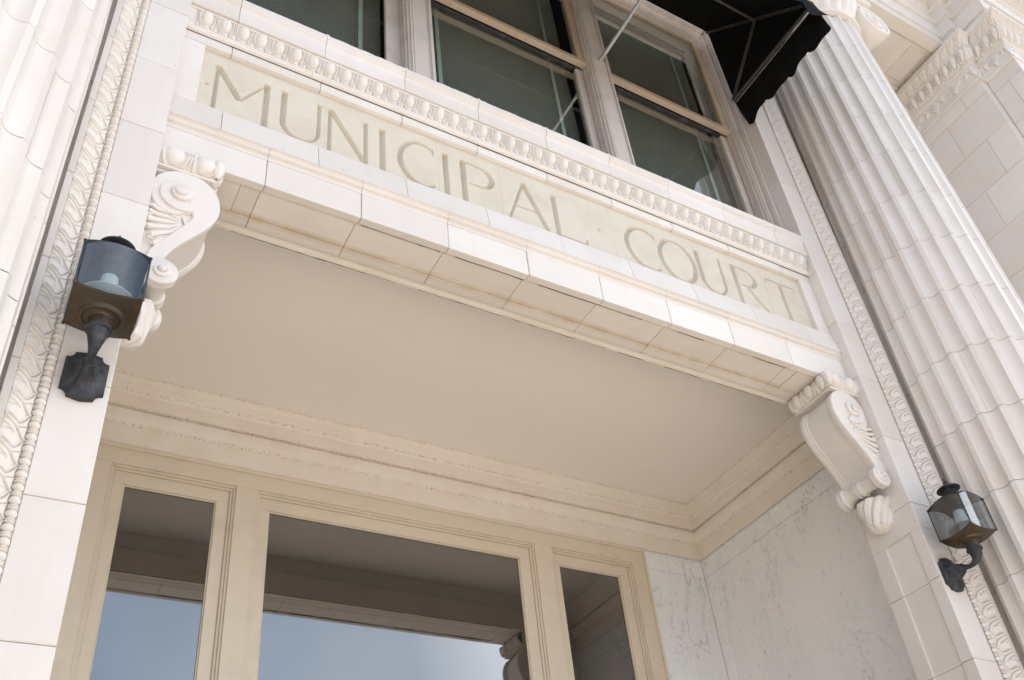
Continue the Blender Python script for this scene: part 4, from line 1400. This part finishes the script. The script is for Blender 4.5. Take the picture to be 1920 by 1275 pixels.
# ==================================================================
#                           WALL LANTERNS
# ==================================================================
def lantern(cx, label):
    T = thing('wall_lantern', label, 'lantern', 'wall lanterns on the pilasters')
    cy = 2.792
    zb, zt = 2.494, 2.689
    hw = 0.112
    sag, rise = 0.020, 0.026
    # back plate: shield with scooped corners
    mb = MB()
    pz = 2.338
    hp, wp, r = 0.098, 0.074, 0.028
    pts = []
    for sx, sz, a0 in ((1, 1, 180), (1, -1, 90), (-1, -1, 0), (-1, 1, 270)):
        cxx, czz = sx * wp, sz * hp
        seq = range(0, 7)
        arc = []
        for k in seq:
            a = {(1, 1): 180 + 90 * k / 6, (1, -1): 90 + 90 * k / 6, (-1, -1): 0 + 90 * k / 6, (-1, 1): 270 + 90 * k / 6}[(sx, sz)]
            arc.append((cxx + r * math.cos(math.radians(a)), czz + r * math.sin(math.radians(a))))
        pts += arc
        # pointed middle of the bottom edge
        if (sx, sz) == (1, -1): pts.append((0.0, -hp - 0.010))
        if (sx, sz) == (-1, 1): pts.append((0.0, hp + 0.010))
    P = np.array(pts)
    rings = []
    for s, y in ((1.0, 2.9995), (1.0, 2.984), (0.94, 2.976), (0.86, 2.973), (0.60, 2.966), (0.46, 2.950), (0.36, 2.926), (0.26, 2.900)):
        rings.append([(cx + a * s, y, pz + b * s) for a, b in P])
    mb.grid(np.array(rings).transpose(1, 0, 2), wrap=True)
    for sx in (-1, 1):
        mb.lathe([(0.009, 0.0), (0.009, -0.006), (0.005, -0.010), (0.0, -0.010)], (cx + sx * 0.050, 2.974, pz + 0.02), axis=1, seg=10)
    mb.build('wall_plate', M['iron'], T, smooth=True, angle=40)
    # arm: from plate forward, sweeping up into the cup
    mb = MB()
    path = [(cx, 2.915, pz + 0.002), (cx, 2.885, pz - 0.004), (cx, 2.860, pz - 0.012), (cx, 2.830, pz - 0.010), (cx, 2.805, pz + 0.008), (cx, 2.794, pz + 0.032), (cx, cy, pz + 0.056), (cx, cy, pz + 0.066)]
    mb.lathe([(0.0, -0.004), (0.020, -0.002), (0.026, 0.006), (0.027, 0.02)], (cx, 2.896, pz), axis=1, seg=20)
    mb.tube(path, [0.024, 0.016, 0.013, 0.016, 0.024, 0.033, 0.038, 0.039], 18)
    mb.lathe([(0.0, 0.0), (0.041, 0.0), (0.046, 0.004), (0.046, 0.011), (0.042, 0.014), (0.040, 0.018), (0.0, 0.019)], (cx, cy, pz + 0.052), seg=28)
    mb.build('arm', M['iron'], T, smooth=True, angle=45)
    # collar
    mb = MB()
    z0 = pz + 0.070
    mb.lathe([(0.0, 0.0), (0.040, 0.0), (0.040, 0.032), (0.046, 0.038), (0.058, 0.041), (0.064, 0.038), (0.070, 0.040), (0.076, 0.046), (0.080, 0.056)], (cx, cy, z0), seg=32)
    mb.lathe([(0.0, 0.0), (0.004, 0.0), (0.004, -0.003), (0.0, -0.003)], (cx, cy - 0.0395, z0 + 0.016), axis=1, seg=8)
    mb.build('collar', M['bronze'], T, smooth=True, angle=40)
    # cushion-shaped base and roof
    N = 16
    g = np.linspace(-1, 1, N + 1)
    Ug, Vg = np.meshgrid(g, g, indexing='ij')
    def cushion(z, amt, thick, grow=1.0):
        Z = z + amt * ((1 - Ug ** 2) + (1 - Vg ** 2))
        P = np.stack([cx + Ug * hw * grow, cy + Vg * hw * grow, Z], -1)
        mb.grid(P)
        Q = P.copy(); Q[..., 2] += thick
        mb.grid(Q)
        for E1, E2 in ((P[0], Q[0]), (P[-1], Q[-1]), (P[:, 0], Q[:, 0]), (P[:, -1], Q[:, -1])):
            mb.grid(np.stack([E1, E2], 0))
    mb = MB(); cushion(zb - 0.004, -sag, 0.004, 1.02)
    for sx in (-1, 1):
        for sy in (-1, 1):
            mb.lathe([(0.0, -0.008), (0.005, -0.006), (0.006, 0.0), (0.005, 0.006), (0.0, 0.008)], (cx + sx * hw, cy + sy * hw, zb - 0.004), seg=8)
    mb.build('base_pan', M['bronze'], T, smooth=True, angle=40)
    mb = MB(); cushion(zt + 0.002, rise, 0.005, 1.03)
    for sx in (-1, 1):
        for sy in (-1, 1):
            mb.lathe([(0.0, -0.006), (0.005, -0.005), (0.006, 0.0), (0.005, 0.006), (0.0, 0.008)], (cx + sx * hw, cy + sy * hw, zt + 0.006), seg=8)
    mb.build('roof', M['iron'], T, smooth=True, angle=40)
    # corner bars and thin rims
    mb = MB()
    for sx in (-1, 1):
        for sy in (-1, 1):
            mb.bar((cx + sx * hw, cy + sy * hw, zb - 0.002), (cx + sx * hw, cy + sy * hw, zt + 0.004), 0.006)
    for z, amt in ((zb + 0.002, -sag), (zt - 0.001, rise)):
        for e in range(4):
            pts = []
            for t in np.linspace(-1, 1, 13):
                u, v = ((t, -1), (1, t), (t, 1), (-1, t))[e]
                pts.append((cx + u * hw, cy + v * hw, z + amt * (1 - t * t)))
            mb.tube(pts, 0.0028, 6)
    mb.build('corner_bars', M['iron'], T)
    # four glass panes with bowed top and bottom edges
    for e in range(4):
        mb = MB()
        for off in (0.0, 0.0018):
            P = np.zeros((13, 2, 3))
            for i, t in enumerate(np.linspace(-0.97, 0.97, 13)):
                u, v = ((t, -1), (1, t), (t, 1), (-1, t))[e]
                k = (hw - 0.003 - off)
                for j, (z, amt) in enumerate(((zb, -sag), (zt, rise))):
                    bo = 0.012 * (1 - t * t)
                    P[i, j] = (cx + u * k + (bo * u if e % 2 else 0), cy + v * k + (0 if e % 2 else bo * v), z + amt * (1 - t * t))
            mb.grid(P)
        mb.build('glass_pane', M['glass_lamp'], T, smooth=True)
    # chimney: perforated ring, cone cap, finial
    zr = zt + 2 * rise + 0.002
    mb = MB()
    mb.lathe([(0.062, -0.010), (0.058, 0.004), (0.050, 0.014), (0.047, 0.020), (0.045, 0.022)], (cx, cy, zr), seg=36)
    nb = 16
    for k in range(nb):
        a0 = 2 * math.pi * k / nb
        for sgn in (1, -1):
            pts = [(cx + 0.0455 * math.cos(a0 + sgn * 0.55 * q), cy + 0.0455 * math.sin(a0 + sgn * 0.55 * q), zr + 0.022 + 0.030 * q) for q in np.linspace(0, 1, 5)]
            mb.tube(pts, 0.0017, 5)
    mb.lathe([(0.038, 0.018), (0.038, 0.054)], (cx, cy, zr), seg=24)
    mb.lathe([(0.044, 0.052), (0.062, 0.054), (0.069, 0.058), (0.068, 0.064), (0.052, 0.075), (0.030, 0.090), (0.016, 0.098), (0.010, 0.102), (0.014, 0.107), (0.014, 0.112), (0.006, 0.117), (0.004, 0.126), (0.006, 0.131), (0.002, 0.140), (0.0, 0.142)], (cx, cy, zr), seg=36)
    mb.build('chimney_cap', M['iron'], T, smooth=True, angle=40)
    # white reflector dish and frosted chimney tube inside
    mb = MB()
    zi = 2.540
    mb.lathe([(0.036, 0.024), (0.044, 0.016), (0.066, 0.006), (0.096, 0.0), (0.098, 0.002), (0.066, 0.010), (0.038, 0.028)], (cx, cy, zi), seg=36)
    mb.lathe([(0.03, -0.085), (0.03, 0.03)], (cx, cy, zi), seg=20)
    mb.build('reflector', M['frost'], T, smooth=True, angle=50)
    mb = MB()
    mb.lathe([(0.044, 0.020), (0.037, 0.045), (0.031, 0.075), (0.029, 0.112), (0.0, 0.116)], (cx, cy, zi), seg=28)
    mb.build('lamp_tube', M['frost'], T, smooth=True, angle=50)
    MB().lathe([(0.0290, 0.113), (0.0295, 0.165), (0.0285, 0.165), (0.028, 0.115)], (cx, cy, zi), seg=28).build('clear_tube', M['glass_lamp'], T, smooth=True)
    MB().lathe([(0.022, 0.0), (0.052, -0.002), (0.058, 0.006), (0.058, 0.02)], (cx, cy, zt + 2 * rise - 0.022), seg=32).build('vent_ring', M['bronze'], T, smooth=True)
    return T
lantern(0.1355, 'bronze and glass wall lantern on the left pilaster, close to the leafy strip')
lantern(4.820, 'bronze and glass wall lantern with pointed cap on the right pilaster, front pane shining white')

# ---------- brick block added out of view on the left to block the sky
mt_brick, t_, p_ = principled('red_brick')
tcb = node(t_, 'ShaderNodeTexCoord')
mpb = node(t_, 'ShaderNodeMapping'); mpb.inputs['Rotation'].default_value = (math.radians(90), 0, math.radians(90))
br = node(t_, 'ShaderNodeTexBrick', Scale=4.0)
br.inputs['Color1'].default_value = (0.26, 0.12, 0.08, 1); br.inputs['Color2'].default_value = (0.20, 0.10, 0.07, 1); br.inputs['Mortar'].default_value = (0.36, 0.32, 0.28, 1)
t_.links.new(tcb.outputs['Object'], mpb.inputs['Vector']); t_.links.new(mpb.outputs['Vector'], br.inputs['Vector']); t_.links.new(br.outputs['Color'], p_.inputs['Base Color'])
p_.inputs['Roughness'].default_value = 0.85
NB = thing('added_brick_block', 'added red brick building blocking the sky on the left, outside the picture', 'building')
mb = MB()
mb.box(-30, -15.0, -30, -6, GZ - 0.1, 13.0)
mb.build('wall', mt_brick, NB)
MB().box(-30.3, -14.7, -30.3, -5.7, 13.0, 13.5, 0.05).build('roof', M['terra'], NB)
for iy in range(9):
    for iz in range(4):
        y0 = -29 + iy * 2.55; z0 = 0.2 + iz * 3.1
        f_ = MB().box(-15.03, -14.94, y0, y0 + 1.2, z0, z0 + 1.9, 0.01).build('window', M['sash'], NB)
        MB().box(-14.938, -14.93, y0 + 0.08, y0 + 1.12, z0 + 0.08, z0 + 1.82).build('pane', M['dark'], f_)
